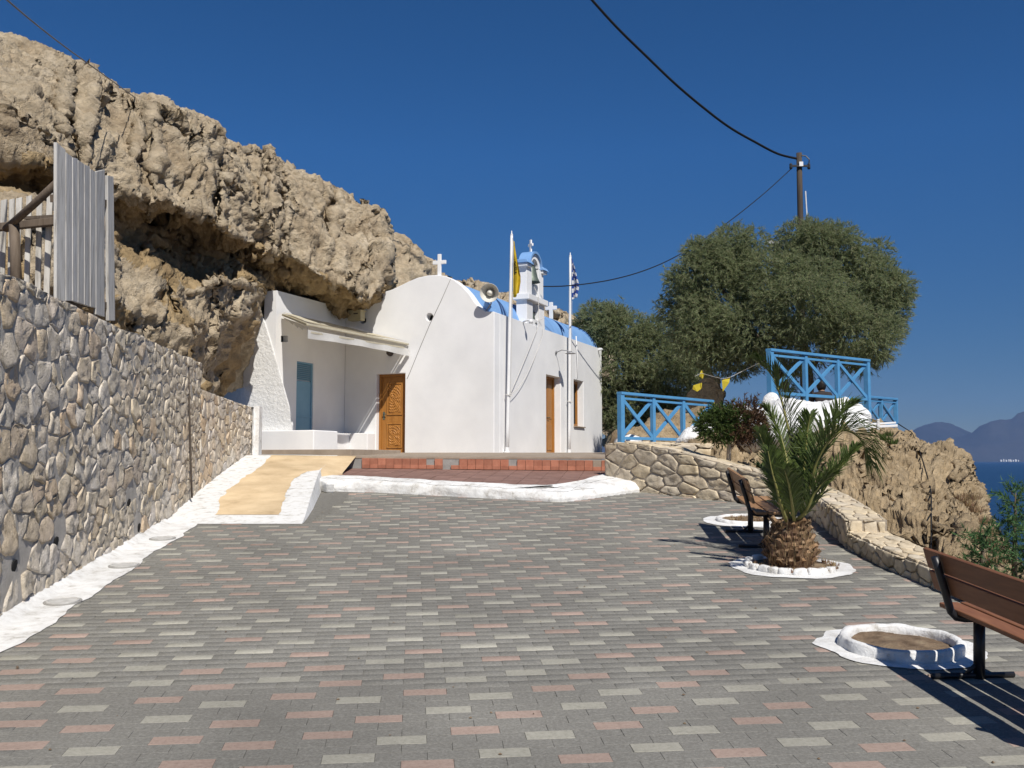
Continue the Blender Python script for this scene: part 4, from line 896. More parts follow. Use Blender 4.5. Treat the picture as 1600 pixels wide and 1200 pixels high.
# bell ropes
pole1 = K(-.075, side(792.5, 706, -.075)[0], 0); pole1.z = up_z(pole1)
def rope(pts, r, name, label, cat='rope', mat='rope', grp=None):
    b = MB(); b.tube(pts, r, 6); return tag(b.build(name, mt[mat], smooth=True), label, cat, grp)
kn = pole1 + Vector((.06, -.05, 1.32))
t0 = K(.1, sm - .02, zsl1 - .05); t1 = K(.13, sm, zsl0 - .55)
def sag(a, c, s, n=14): a, c = Vector(a), Vector(c); return [a + (c - a) * (i / n) + Vector((0, 0, -s * 4 * (i / n) * (1 - i / n))) for i in range(n + 1)]
ex1, ex2 = K(-.10, sA1 + .1, HS + .02), K(-.10, sA1 + .5, HS + .0)
rope([K(.16, sm, zt0 - .30), K(-.08, sm - .1, zsl1 + .02), ex1 + Vector((0, 0, .05))] + sag(ex1, kn, .04), .007, 'bell_rope', 'upper bell rope running down past the white slab to the yellow flag pole')
rope([K(.16, sm, zsl0 - .52), ex2 + Vector((0, 0, .25))] + sag(ex2, kn + Vector((.0, .02, -.02)), .30), .007, 'bell_rope', 'lower bell rope sagging from the small bell to the yellow flag pole')

# ------------------------------------------------------------------ annex under the rock
an = empty('annex', K(3.9, -1.4, 0), 'white plastered annex tucked under the rock overhang beside the chapel', 'annex')
AU = gw + .002
b = MB(); b.prism([K(AU, .2, -.3), K(AU, -2.72, -.3), K(AU, -2.72, 3.45), K(AU, .2, 3.45)], UU * .3); aw = b.build('annex_wall', mt['plaster'], an)
def ann(px, py):
    p = hit(px, py, K(AU, 0, 0), UU) - K(0, 0, 0); return p.dot(VV), p.z
q0, qz = ann(465, 564); q1 = ann(490, 564)[0]
vp = [hit(px, py, K(AU, 0, 0), UU) for px, py in ((439, 524.5), (450, 524.5), (450, 534.5), (439, 534.5))]; v0 = v1 = None
print('annex door', q0, q1, qz, v0, v1)
qd = max(q1 - .78, -1.94)
difference(aw, [cutbox([K(AU - .05, qd, -.05), K(AU - .05, q1, -.05), K(AU - .05, q1, qz), K(AU - .05, qd, qz)], UU * .12)])
difference(aw, [cutbox([p - UU * .05 for p in vp], UU * .2)])
b = MB(); b.prism([p + UU * .13 for p in vp], UU * .008); b.build('wall_vent', mt['dark_void'], an)
bd = empty('blue_metal_door', K(AU, (qd + q1) / 2, 0), 'light blue metal door with louvres in the shaded annex wall', 'door')
b = MB(); b.prism([K(AU + .04, qd + .02, 0), K(AU + .04, q1 - .02, 0), K(AU + .04, q1 - .02, qz - .42), K(AU + .04, qd + .02, qz - .42)], UU * .03)
for (a, c, e, g) in ((qd + .003, qd + .04, 0, qz - .003), (q1 - .04, q1 - .003, 0, qz - .003), (qd + .04, q1 - .04, qz - .035, qz - .003), (qd + .04, q1 - .04, .82, .85)): b.prism([K(AU + .02, a, e), K(AU + .02, c, e), K(AU + .02, c, g), K(AU + .02, a, g)], UU * .05)
b.build('door_leaf', mt['blue_door'], bd)
for k in range(9):
    z = qz - .40 + k * .041; b = MB(); b.prism([K(AU + .03, qd + .04, z), K(AU + .03, qd + .04, z + .012), K(AU + .065, qd + .04, z + .042), K(AU + .065, qd + .04, z + .03)], VV * (q1 - qd - .08)); b.build('slat', mt['blue_door'], bd)
# sloping wing wall in front
wing = [(318, 668), (330, 622), (345, 606), (356, 590), (368, 566), (378, 532), (386, 500), (391, 470), (396, 452), (402, 442), (409, 448), (411, 462), (407, 474), (408, 486), (416, 505), (428, 545), (441, 590), (454, 636), (466, 675), (466, 704), (318, 704)]
WS = -2.75
wpts = []
for (px, py) in wing:
    p = hit(px, py, K(0, WS, 0), VV); wpts.append(p)
b = MB(); b.prism([p + Vector((0, 0, -.25 if k > 17 else 0)) for k, p in enumerate(wpts)], VV * .3 + UU * .42); b.build('wing_wall', mt['rough_plaster'], an, bevel=.05, seg=3)
bx = lambda u0, u1, s0_, s1_, z0, z1: [K(u0, s0_, z0), K(u1, s0_, z0), K(u1, s0_, z1), K(u0, s0_, z1)]
pz = hit(440, 672.5, K(0, WS - .2, 0), VV).z - BZ
uR = (hit(490, 690, K(0, WS - .2, 0), VV) - K(0, 0, 0)).dot(UU)
b = MB(); b.prism(bx(uR, 4.9, WS - .2, 0, -.3, pz), VV * .9); b.build('plinth', mt['plaster'], an, bevel=.02)
pz2 = hit(540, 677, K(0, -.35, 0), VV).z - BZ
b = MB(); b.prism(bx(2.98, AU - .002, -.36, 0, -.3, pz2), VV * .357); b.build('bench_ledge', mt['plaster'], an, bevel=.015)
b = MB(); b.prism(bx(3.45, AU - .002, -1.15, 0, -.3, pz2 - .003), VV * .785); b.build('bench_ledge', mt['plaster'], an, bevel=.015)
b = MB(); b.prism(bx(1.6, 5.2, WS - .55, 0, -.6, hit(440, 701, K(0, WS - .5, 0), VV).z - BZ - .02), VV * .0 + VV * 2.0); b.build('step_slab', mt['terrace'], an, bevel=.01)
# awning: wall rail, side arm, front bar, cloth, valance
aw_ = empty('awning', K(AU, -1.3, 2.5), 'cream awning with a white valance shading the annex corner', 'awning')
A0 = hit(409, 488, K(AU, 0, 0), UU); A0 = K(AU - .08, -2.6, 0); A0.z = P(409, 488, 20.6).z
A1 = K(AU - .08, -.06, 0); A1.z = A0.z
D1 = hit(638, 538, K(0, -.03, 0), VV); ub2 = (D1 - K(0, 0, 0)).dot(UU)
D0 = K(ub2 + .05, -4.0, 0); D0.z = P(488, 504.5, 18.8).z  # near corner stretched out towards the camera so the cloth shades the annex wall
pr = lambda p: (800 + (p - CAMP).x / ((p - CAMP).y * CA + (p - CAMP).z * SA) * F, 600 - ((p - CAMP).z * CA - (p - CAMP).y * SA) / ((p - CAMP).y * CA + (p - CAMP).z * SA) * F)
print('awning', pr(A0), pr(A1), pr(D0), pr(D1))
b = MB(); b.bar(A0, A1, .05, .05); b.build('wall_rail', mt['awning'], aw_, bevel=.01)
b = MB(); b.bar(A0, D0, .035, .05); b.build('side_arm', mt['awning'], aw_, bevel=.01)
b = MB(); b.bar(D0, D1, .04, .045); b.build('front_bar', mt['awning'], aw_, bevel=.01)
b = MB(); b.bar(D0 + Vector((0, 0, -.14)) + VV * .1, D1 + Vector((0, 0, -.10)) - VV * .22, .03, .035); b.build('lower_rail', mt['awning'], aw_)
b = MB(); b.grid(lambda i, j: (A0 * (1 - i) + A1 * i) * (1 - j) + (D0 * (1 - i) + D1 * i) * j + Vector((0, 0, .055 - .10 * math.sin(math.pi * j) * math.sin(math.pi * i) + .012 * noise.noise(Vector((i * 5, j * 5, 0))))), 24, 18); b.build('awning_cloth', mt['awning'], aw_, smooth=True)
b = MB(); b.grid(lambda i, j: D0 * (1 - i) + D1 * i + Vector((0, 0, -.10 - j * (.17 - .03 * math.sin(math.pi * i)))) + UU * (-.015 + .02 * math.sin(i * 23) * j), 60, 6); b.build('valance', mt['awning_white'], aw_, smooth=True)
b = MB(); b.grid(lambda i, j: A0 * (1 - i) + D0 * i + Vector((0, 0, -.05 - j * min(1, .25 + i * 3) * max(.02, .07 + .07 * noise.noise(Vector((i * 6, 3, 0))) + .05 * noise.noise(Vector((i * 21, 1, 0)))))) + VV * .03, 60, 4); b.build('torn_valance', mt['awning_white'], aw_, smooth=True)
bq = hit(557, 494, K(0, -.25, 0), VV)
b = MB(); b.box(bq, (UU * .17, VV * .10, Vector((0, 0, .11))), 0); b.box(bq + Vector((0, 0, .12)), (UU * .19, VV * .12, Vector((0, 0, .012))), 0); fo = empty('junction_box', bq, 'small tan electrical box fixed under the rock above the awning', 'electrical box'); b.build('case', mt['box_tan'], fo, bevel=.01)
b = MB(); b.bar(bq + UU * .02 - VV * .101 + Vector((0, 0, .045)), bq - UU * .10 - VV * .101 + Vector((0, 0, .045)), .004, .03); b.build('label_plate', mt['lamp_dark'], fo)
lq = hit(607.5, 551, K(0, -.09, 0), VV); fo = empty('bulkhead_lamp', lq, 'round dark bulkhead lamp on the gable beside the awning', 'lamp')
b = MB(); b.lathe(lq + VV * .085, -VV, [(0, 0), (.075, 0), (.08, .03), (.07, .06)], 20); b.build('lamp_base', mt['lamp_dark'], fo, smooth=True)
b = MB(); b.lathe(lq + VV * .02, -VV, [(.068, 0), (.062, .03), (.04, .055), (0, .065)], 20); b.build('lamp_glass', mt['lamp_dark'], fo, smooth=True)
sq = K(-.005, side(868, 552)[0], side(868, 551)[1]); fo = empty('wall_lamp', sq, 'grey swan neck lamp above the side door of the chapel', 'lamp')
b = MB(); b.lathe(sq, -UU, [(0, 0), (.05, 0), (.05, .02), (0, .02)], 14); b.tube([sq - UU * .01, sq - UU * .16 + Vector((0, 0, .06)), sq - UU * .30 + Vector((0, 0, .04)), sq - UU * .38 + Vector((0, 0, .0))], .012, 8); b.build('bracket', mt['metal_grey'], fo, smooth=True)
b = MB(); b.lathe(sq - UU * .40 + Vector((0, 0, .02)), (0, 0, -1), [(0, 0), (.04, .0), (.06, .03), (.14, .06), (.135, .065), (.05, .04), (0, .02)], 20); b.build('lamp_shade', mt['metal_grey'], fo, smooth=True)
# ------------------------------------------------------------------ flag poles and flags
def flagpole(base, lean, h, label):
    e = empty('flagpole', base, label, 'flagpole', 'flagpoles in front of the chapel'); top = Vector(base) + Vector((lean, 0, h))
    b = MB(); n = 8; b.tube([Vector(base) + (top - Vector(base)) * i / n for i in range(n + 1)], [.042 - .012 * i / n for i in range(n + 1)], 12); b.build('pole', mt['metal_white'], e, smooth=True)
    b = MB(); b.lathe(top, (0, 0, 1), [(.0, .12), (.012, .10), (.012, .05), (.03, .03), (.03, 0), (0, -.01)], 10); b.build('finial', mt['metal_white'], e, smooth=True)
    b = MB(); b.lathe(base, (0, 0, 1), [(.085, 0), (.085, .02), (.05, .03), (.045, .12), (0, .12)], 14); b.build('base_collar', mt['metal_white'], e)
    b = MB(); q = Vector(base) + (top - Vector(base)) * .26; b.bar(q + Vector((-.06, -.05, .02)), q + Vector((.10, -.05, -.01)), .018, .018); b.tube([q + Vector((.03, -.05, 0)), q + Vector((.05, -.05, .10)), top + Vector((.045, -.03, -.2)), top + Vector((.02, -.03, -.06))], .005, 5); b.build('halyard', mt['rope'], e)
    return e, top
pd_ = lambda p: (p.y * CA + (p.z - CZ) * SA)
p1h = P(798, 362, pd_(pole1)).z - pole1.z
e1, top1 = flagpole(pole1, .10, p1h, 'white flagpole near the chapel corner carrying the yellow flag')
pole2 = K(-.075, side(889.5, 707, -.075)[0], 0); pole2.z = up_z(pole2)
p2h = P(893, 396, pd_(pole2)).z - pole2.z
e2, top2 = flagpole(pole2, .05, p2h, 'white flagpole beside the side window carrying the blue striped flag')
def flag(name, top, drop, width, mats, mi, label, seed, nu=56, nv=110, side_=1):
    top = Vector(top)
    def f(i, j):                  # i along the cloth fly, j down; the cloth hangs in folds
        j2 = j; sp = width * (.25 + .75 * min(1, j * 1.6)) * (1 - .25 * max(0, j - .75) * 4)
        x = sp * (.18 + .82 * (.5 - .5 * math.cos(i * math.pi * 2.6 + seed + .8 * j))) * i ** .35 + .035
        y = .075 * math.sin(i * math.pi * 2.6 + seed + .8 * j + .7) * min(1, j * 2.5) - .03
        z = -drop * j * (1 - .06 * i) - .10 * drop * i * (1 - j) - .03 * math.sin(i * 7 + seed)
        return top + Vector((x * side_, y + .02 * noise.noise(Vector((i * 4, j * 7, seed))), z + .015 * noise.noise(Vector((i * 3, j * 9, seed + 4)))))
    b = MB(); b.grid(f, nu, nv, mi); return tag(b.build(name, mats, smooth=True), label, 'flag')
def eagle(i, j):                  # double headed eagle print
    x = (i - .62) * 1.5; y = (j - .50) * 2.9; ax = abs(x)
    body = (x / .09) ** 2 + (y / .26) ** 2 < 1
    wing = .06 < ax < .36 and -.26 + .5 * ax < y < .22 - .3 * (ax - .06) and (math.sin(ax * 60 + y * 10) > -.5)
    head = ((ax - .13) / .06) ** 2 + ((y + .30) / .07) ** 2 < 1 or ((ax - .09) / .045) ** 2 + ((y + .22) / .09) ** 2 < 1
    crown = ax < .06 and -.47 < y < -.40
    tail = ax < .12 * (y - .1) / .3 + .03 and .2 < y < .42
    claw = .10 < ax < .26 and .24 < y < .32
    return 1 if body or wing or head or crown or tail or claw else 0
flag('yellow_flag', top1 + Vector((.0, 0, -.10)), 1.30, .17, [mt['flag_yellow'], mt['flag_black']], eagle, 'limp yellow flag printed with a black double headed eagle', .4)
def stripes(i, j):
    q = j * 1.0 + .03 * i
    k = int((q * 9.6))
    if j < .26 and i < .38:
        u, v = i / .38, j / .26
        return 0 if abs(u - .5) < .1 or abs(v - .5) < .1 else 1
    return (k + 1) % 2
flag('striped_flag', top2 + Vector((0, 0, -.06)), 1.08, .20, [mt['flag_white'], mt['flag_blue']], stripes, 'limp blue and white striped flag on the second flagpole', 2.2)
# loudspeaker horn by the gable curve
hq = hit(764.5, 457.5, K(0, -.22, 0), VV); aim = (Vector((0, 0, CZ + .5)) - hq).normalized(); aim = (aim + Vector((-.12, 0, -.04))).normalized()
hs = empty('loudspeaker', hq, 'cream horn loudspeaker on the chapel roof edge beside the gable', 'loudspeaker')
b = MB(); b.lathe(hq, -aim, [(.205, -.02), (.21, 0), (.20, .015), (.16, .10), (.10, .22), (.06, .30), (.06, .32), (0, .32)], 32); b.lathe(hq, -aim, [(.205, -.02), (.19, .02), (.14, .11), (.09, .21), (.05, .28), (0, .28)], 32); b.build('horn', mt['horn_white'], hs, smooth=True)
b = MB(); b.lathe(hq, -aim, [(0, .04), (.05, .06), (.075, .13), (.06, .16), (.03, .28)], 20); b.build('horn_core', mt['horn_white'], hs, smooth=True)
b = MB(); b.lathe(hq - aim * .32, -aim, [(0, 0), (.085, 0), (.09, .03), (.09, .14), (.07, .17), (0, .17)], 20); b.build('driver', mt['metal_grey'], hs, smooth=True)
b = MB(); b.tube([hq - aim * .30 + Vector((0, 0, -.06)), hq - aim * .34 + Vector((0, .02, -.25)), K(gable(752, 482)[0], .16, gable(752, 484)[1] - .06)], .016, 8); b.build('bracket', mt['metal_grey'], hs, smooth=True)
# small pipes and brackets on the chapel
b = MB(); s_, z1 = side(899, 528); s2, z2 = side(900.5, 592); b.tube([K(-.02, s_, z1 + .05), K(-.035, s_ + .05, (z1 + z2) / 2), K(-.02, s2, z2), K(.05, s2, z2 - .01)], .016, 8); tag(b.build('cable_conduit', mt['metal_white'], smooth=True), 'white cable conduit running down to the side window', 'conduit')
b = MB(); p0 = K(.08, 1.55, HS + .0); s_, z1 = side(817, 500)
b.tube([K(-.0, s_, z1 - .05), K(-.14, s_, z1 + .0), K(-.2, s_, z1 - .04)], .022, 8); b.lathe(K(-.2, s_, z1), (0, 0, -1), [(0, 0), (.05, .0), (.05, .09), (0, .09)], 12)
tag(b.build('spotlight', mt['metal_white'], smooth=True), 'small white spotlight under the bell gable', 'spotlight')
b = MB(); b.tube([K(-.01, SL - .35, HS - .06), K(-.13, SL - .35, HS - .04)], .03, 8); tag(b.build('roof_spout', mt['metal_white']), 'short rain spout at the far corner of the chapel', 'spout')
b = MB(); b.box(hit(597, 448, K(0, .25, 0), VV) + Vector((0, 0, .03)), (UU * .20, VV * .1, Vector((0, 0, .07)))); tag(b.build('floodlight', mt['lamp_dark'], bevel=.015), 'dark floodlight on the gable shoulder against the rock', 'floodlight')

# ------------------------------------------------------------------ utility pole and cables
def line_pts(A_, B_, tr, n=8):    # (px, d) ends give the plan line; tr: traced photo points
    Xa, da = (A_[0] - 800) / F * A_[1], A_[1]; Xb, db = (B_[0] - 800) / F * B_[1], B_[1]; out = []
    for px, py in tr:
        k = (px - 800) / F; den = (Xb - Xa) - k * (db - da); t = (k * da - Xa) / den; out.append(P(px, py, da + t * (db - da)))
    res = []
    for i in range(len(out) - 1):
        p0, p1, p2, p3 = out[max(i - 1, 0)], out[i], out[i + 1], out[min(i + 2, len(out) - 1)]
        for k in range(n):
            t = k / n; res.append(.5 * ((2 * p1) + (p2 - p0) * t + (2 * p0 - 5 * p1 + 4 * p2 - p3) * t * t + (3 * p1 - p0 - 3 * p2 + p3) * t ** 3))
    return res + [out[-1]]
PDp = 31.0
ut = empty('utility_pole', P(1256, 640, PDp), 'dark wooden utility pole rising behind the big tamarisk tree', 'utility pole')
pb, pt = P(1257, 660, PDp), P(1248.5, 239, PDp)
b = MB(); b.tube([pb + (pt - pb) * i / 6 for i in range(7)], [.115, .11, .105, .10, .095, .088, .085], 14); b.build('pole', mt['pole_wood'], ut, smooth=True)
b = MB(); q = P(1249, 262, PDp); b.bar(q + Vector((-.34, -.12, .02)), q + Vector((.30, -.12, .02)), .05, .06); b.tube([q + Vector((.26, -.12, .02)), q + Vector((.28, -.12, .22)), q + Vector((.18, -.1, .34)), q + Vector((.05, -.1, .36))], .02, 6); b.build('bracket', mt['black_iron'], ut)
for dx in (-.30, .26):
    b = MB(); b.lathe(q + Vector((dx, -.12, .05)), (0, 0, 1), [(0, -.14), (.04, -.13), (.05, -.08), (.03, -.03), (.05, .01), (.03, .05), (0, .06)], 10); b.build('insulator', mt['black_iron'], ut, smooth=True)
b = MB(); q2 = P(1250, 258, PDp); b.box(q2 + Vector((0, -.12, 0)), ((.06, 0, 0), (0, .02, 0), (0, 0, .07))); b.build('plate', mt['metal_white'], ut)
b = MB(); b.tube([P(1256, 300, PDp) + Vector((.02, -.1, 0)), P(1258, 350, PDp) + Vector((.04, -.1, 0)), P(1262, 430, PDp) + Vector((.0, -.1, 0))], .022, 8); b.build('conduit', mt['metal_white'], ut)
lh = P(1207, 381, PDp); b = MB(); b.tube([P(1252, 392, PDp), P(1230, 384, PDp), lh + Vector((.1, 0, .0))], .03, 8); b.build('lamp_arm', mt['metal_grey'], ut, smooth=True)
b = MB(); b.prism([lh + Vector((.22, -.10, -.07)), lh + Vector((-.20, -.10, -.01)), lh + Vector((-.24, -.10, .05)), lh + Vector((-.1, -.1, .10)), lh + Vector((.24, -.10, .06))], (0, .25, 0)); b.build('lamp_head', mt['metal_white'], ut, bevel=.02)
b = MB(); b.tube(line_pts((1244, PDp), (925, 26), [(1246, 248), (1215, 240), (1180, 222), (1140, 199), (1100, 169), (1055, 131), (1010, 88), (965, 44), (925, 0), (880, -52), (830, -118), (770, -200), (690, -320)]), .036, 7); tag(b.build('power_cable', mt['cable'], smooth=True), 'thick black power cable sagging down to the utility pole', 'cable')
b = MB(); b.tube(line_pts((1240, PDp), (846, 24.6), [(1238, 262), (1200, 297), (1160, 330), (1120, 360), (1080, 387), (1040, 409), (1000, 425), (960, 436), (920, 443), (880, 447), (849, 447.5)]), .014, 6); tag(b.build('service_cable', mt['cable'], smooth=True), 'thin black cable from the utility pole to the bell gable', 'cable')
b = MB(); b.tube(line_pts((215, 17.5), (10, 9), [(216, 156), (180, 130), (140, 101), (100, 72), (55, 37), (10, -1), (-60, -62)]), .009, 6); tag(b.build('overhead_wire', mt['cable_pale'], smooth=True), 'thin pale wire crossing the sky to the cliff top', 'wire')

b = MB(); b.tube([hit(px, py, K(0, -.008, 0), VV) for px, py in ((704, 436), (690, 468), (671, 508), (655, 546), (640, 583), (636, 592))], .006, 6); tag(b.build('wire_shadow', mt['cable_pale'], smooth=True), 'thin grey wire shadow drawn diagonally down the white gable to the door', 'cable')  # thin grey tube laid on the gable as the cast shadow of a wire
# ------------------------------------------------------------------ wooden fence on the retaining wall
gt = empty('plank_gate', P(130, 490, 9.7), 'tall grey weathered plank gate standing on the retaining wall', 'gate')
n = 7; gb = [(88, 222, 474, 8.8), (103, 236, 470, 9.0), (113.5, 244, 470, 9.2), (122, 250, 473, 9.4), (132, 255, 476, 9.6), (141, 262, 479, 9.8), (150, 268, 481, 10.0), (164, 267, 494, 10.35)]
for i in range(7):
    (xa, ta, ba, da), (xb, tb, bb, db) = gb[i], gb[i + 1]
    if i == 0: ba, bb = 475, 476
    if i == 6: ba, bb = 491, 495
    g_ = .4; pts = [P(xa + g_, ba, da), P(xb - g_, bb, db), P(xb - g_, tb - 2 + (3 if i % 2 else 0), db), P(xa + g_, ta + (2 if i % 3 else 0), da)]
    off = Vector((-.03, .006, 0)) * (1 + .12 * (i % 2)); b = MB(); b.prism(pts, off); b.build('plank', mt['grey_wood'], gt, bevel=.003)
for (y, z) in ((310, 320), (470, 480)):
    b = MB(); b.bar(P(92, y, 8.9) + Vector((-.06, 0, 0)), P(178, y + 8, 10.7) + Vector((-.04, 0, 0)), .04, .07); b.build('cross_rail', mt['dark_wood'], gt)
b = MB(); b.prism([P(170, 501, 10.5), P(180, 501, 10.72), P(177.5, 276, 10.72), P(168.5, 274, 10.5)], (-.035, .005, 0)); tag(b.build('gate_post', mt['grey_wood'], bevel=.004), 'narrow grey plank post standing apart to the right of the gate', 'post')
pf_ = empty('picket_fence', P(45, 440, 9.6), 'grey picket fence with a diagonal prop behind the retaining wall', 'fence')
for i, (x0, t, w_, bt_) in enumerate([(-58, 305, 9, 430), (-42, 308, 10, 430), (-26, 306, 9, 430), (-12, 310, 9, 430), (1, 311, 9.5, 432), (14, 310, 8, 432), (25, 308, 9, 435), (41, 305, 8, 440), (57, 303, 8.5, 447), (73, 301, 9, 452), (88, 298, 8, 458)]):
    d = 9.9 - .004 * x0; lean = -6 + (i % 3) * 1.5
    b = MB(); b.prism([P(x0 + lean, bt_ + 20, d), P(x0 + w_ + lean, bt_ + 20, d), P(x0 + w_, t, d), P(x0, t + 2, d)], (0, .02, 0)); b.build('picket', mt['grey_wood'], pf_, bevel=.003)
b = MB(); b.bar(P(-70, 362, 9.8), P(98, 345, 9.5), .06, .075); b.build('rail', mt['dark_wood'], pf_, bevel=.008)
b = MB(); b.bar(P(40, 341, 9.75), P(96, 338, 9.5), .04, .03); b.build('rail', mt['dark_wood'], pf_)
b = MB(); b.tube([P(9, 358, 9.55), P(50, 322, 9.3), P(93, 282, 9.05)], .036, 8); b.build('prop', mt['dark_wood'], pf_, smooth=True)
b = MB(); b.tube([P(26, 450, 9.4), P(24, 400, 9.45), P(22, 348, 9.5)], [.055, .05, .05], 8); b.build('stake', mt['dark_wood'], pf_, smooth=True)
b = MB(); b.tube([P(294, 562, 14.35) , P(296, 640, 14.3), P(298, 720, 14.25), P(300, 778, 14.2)], .014, 8); tag(b.build('drain_pipe', mt['pole_wood'], smooth=True), 'thin dark pipe running down the retaining wall near its end', 'pipe')
for (px, py, lb) in ((302, 799, 'round grey drain cover in the white margin closest to the ochre ramp'), (254, 840, 'round grey drain cover in the white margin, second from the ramp'), (194, 882, 'round grey drain cover in the white margin, third from the ramp'), (98, 938, 'largest looking round grey drain cover, farthest from the ramp')):
    q = G(px, py, .02); e = empty('drain_cover', q, lb, 'drain cover', 'drain covers along the retaining wall'); nrm = C(0, 0, 1) - C(0, 0, 0)
    b = MB(); b.lathe(q - nrm * .02, nrm, [(.13, 0), (.13, .022), (.115, .024), (.11, .018), (0, .018)], 24); b.build('lid', mt['lid'], e)
    b = MB(); b.lathe(q - nrm * .02, nrm, [(.15, 0), (.15, .014), (.131, .014)], 24); b.build('ring', mt['cement'], e)

# ------------------------------------------------------------------ blue railings
def railing(name, A0_, B0_, hA, hB, n, label, post_low=(0, 0), far=False, t=.055):
    """A0_, B0_: world points of the top rail ends; hA, hB: drop to the bottom rail; n panels"""
    A0_, B0_ = Vector(A0_), Vector(B0_); e = empty(name, A0_ - Vector((0, 0, hA)), label, 'railing', 'blue railings on the knoll'); z = Vector((0, 0, 1))
    dirv = (B0_ - A0_).normalized(); nrm = Vector((dirv.y, -dirv.x, 0)).normalized()
    b = MB(); b.bar(A0_ - dirv * .05, B0_ + dirv * .05, .14, .055); b.build('hand_rail', mt['blue_paint'], e, bevel=.006)
    b = MB(); b.bar(A0_ - z * .10, B0_ - z * .10, .05, .045); b.build('upper_rail', mt['blue_paint'], e, bevel=.004)
    b = MB(); b.bar(A0_ - z * hA, B0_ - z * hB, .06, .06); b.build('lower_rail', mt['blue_paint'], e, bevel=.004)
    for k in range(n + 1):
        f_ = k / n; tp = A0_ + (B0_ - A0_) * f_; lo = hA + (hB - hA) * f_ + post_low[0] * (1 - f_) + post_low[1] * f_
        w_ = .11 if k in (0, n) else .085
        b = MB(); b.bar(tp - z * .028, tp - z * lo, w_, w_, up=(dirv.x, dirv.y, 0)); b.build('post', mt['blue_paint'], e, bevel=.005)
        if k < n:
            g0, g1 = f_ + .035 / n, (k + 1) / n - .035 / n; pa_, pb_ = A0_ + (B0_ - A0_) * g0, A0_ + (B0_ - A0_) * g1
            ha, hb_ = hA + (hB - hA) * g0 - .03, hA + (hB - hA) * g1 - .03
            b = MB(); b.bar(pa_ - z * .12 + nrm * .012, pb_ - z * hb_ + nrm * .012, .035, .075, up=z); b.build('brace', mt['blue_paint'], e, bevel=.003)
            b = MB(); b.bar(pa_ - z * ha - nrm * .026, pb_ - z * .12 - nrm * .026, .035, .075, up=z); b.build('brace', mt['blue_paint'], e, bevel=.003)
    return e
railing('railing', P(970, 614.5, 19.8), P(1110, 627, 21.9), (682 - 612) / F * 19.8, (686 - 625) / F * 21.9, 3, 'blue crossed railing on the stone wall left of the bush', (.12, .15))
railing('railing', P(1203, 547, 19.6), P(1354, 563.5, 22.0), (612 - 545) / F * 19.6, (622 - 561) / F * 22.0, 3, 'highest blue crossed railing above the whitewashed rock', (.28, .55))
railing('railing', P(1351, 620, 27), P(1399, 624, 30), (660 - 618) / F * 27, (661 - 622) / F * 30, 2, 'small far blue railing at the seaward end of the knoll', (.05, .05))
railing('railing', P(1399, 623.5, 30.1), P(1352, 619, 33), (660 - 622) / F * 30, (655 - 617) / F * 33, 2, 'blue railing closing the far side of the knoll terrace', (.05, .05))
b = MB(); q = P(1350, 666, 21.6); b.bar(P(1345, 668, 20.2), P(1400, 665, 20.6), .10, .05); b.bar(P(1348, 663.5, 20.4), P(1398, 660.5, 20.8), .08, .04); b.bar(P(1372, 672, 20.3), P(1372, 655, 20.3), .05, .05); tag(b.build('white_timber', mt['metal_white'], bevel=.006), 'white painted timbers lying below the far blue railing', 'timber')

# ------------------------------------------------------------------ whitewashed rocks
def blob(name, pts, rad, mat, label, cat, seed, amp=.25, n=40):
    """a lumpy ridge of rock along pts (world), rad: (w, h) per point"""
    pts = [Vector(p) for p in pts]; k = len(pts)
    def f(i, j):
        t = j * (k - 1); a = min(int(t), k - 2); u = t - a; c = pts[a] * (1 - u) + pts[a + 1] * u; r0 = rad[a][0] * (1 - u) + rad[a + 1][0] * u; r1 = rad[a][1] * (1 - u) + rad[a + 1][1] * u
        an_ = 2 * math.pi * i; tdir = (pts[-1] - pts[0]).normalized(); nd = Vector((-tdir.y, tdir.x, 0)).normalized(); endk = math.sqrt(max(0, 1 - (2 * j - 1) ** 10)) + .02
        p = c + (nd * math.cos(an_) * r0 + Vector((0, 0, 1)) * math.sin(an_) * r1) * endk
        dd = (p - c).normalized(); e = noise.fractal(p * 1.3 + Vector((seed, 0, 0)), 1, 2, 5) * amp + amp * .5 * noise.noise(p * 4) + amp * .35 * abs(noise.noise(p * 9))
        return p + dd * e * min(1, endk)
    b = MB(); b.grid(f, n, n * 2); return tag(b.build(name, mat, smooth=True), label, cat)
blob('whitewashed_rock', [P(1168, 686, 17.2), P(1215, 664, 17.3), P(1260, 670, 17.4), P(1310, 662, 17.6), P(1340, 652, 18.2)], [(.5, .28), (.7, .42), (.75, .45), (.7, .42), (.3, .18)], mt['rock_white'], 'big whitewashed rock mass below the highest blue railing', 'rock', 1.0, .13, 70)
blob('whitewashed_rock', [P(1205, 640, 18.7), P(1207, 632, 18.8), P(1208, 622, 18.9)], [(.16, .12), (.16, .14), (.10, .1)], mt['rock_white'], 'knob of whitewashed rock sticking up left of the highest railing', 'rock', 7.0, .05, 20)
blob('whitewashed_rock', [P(1055, 692, 19.6), P(1085, 684, 19.8), P(1118, 668, 20.4), P(1160, 655, 20.2), P(1195, 650, 19.4)], [(.3, .12), (.5, .22), (.5, .26), (.55, .3), (.4, .25)], mt['rock_white'], 'low whitewashed rock seen behind the leggy bush', 'rock', 3.0, .15, 30)
blob('whitewashed_rock', [P(965, 692, 20.6), P(985, 689, 20.8), P(1000, 690, 21)], [(.15, .1), (.25, .14), (.15, .1)], mt['rock_white'], 'small pale rock at the foot of the left railing', 'rock', 5.0, .06, 20)
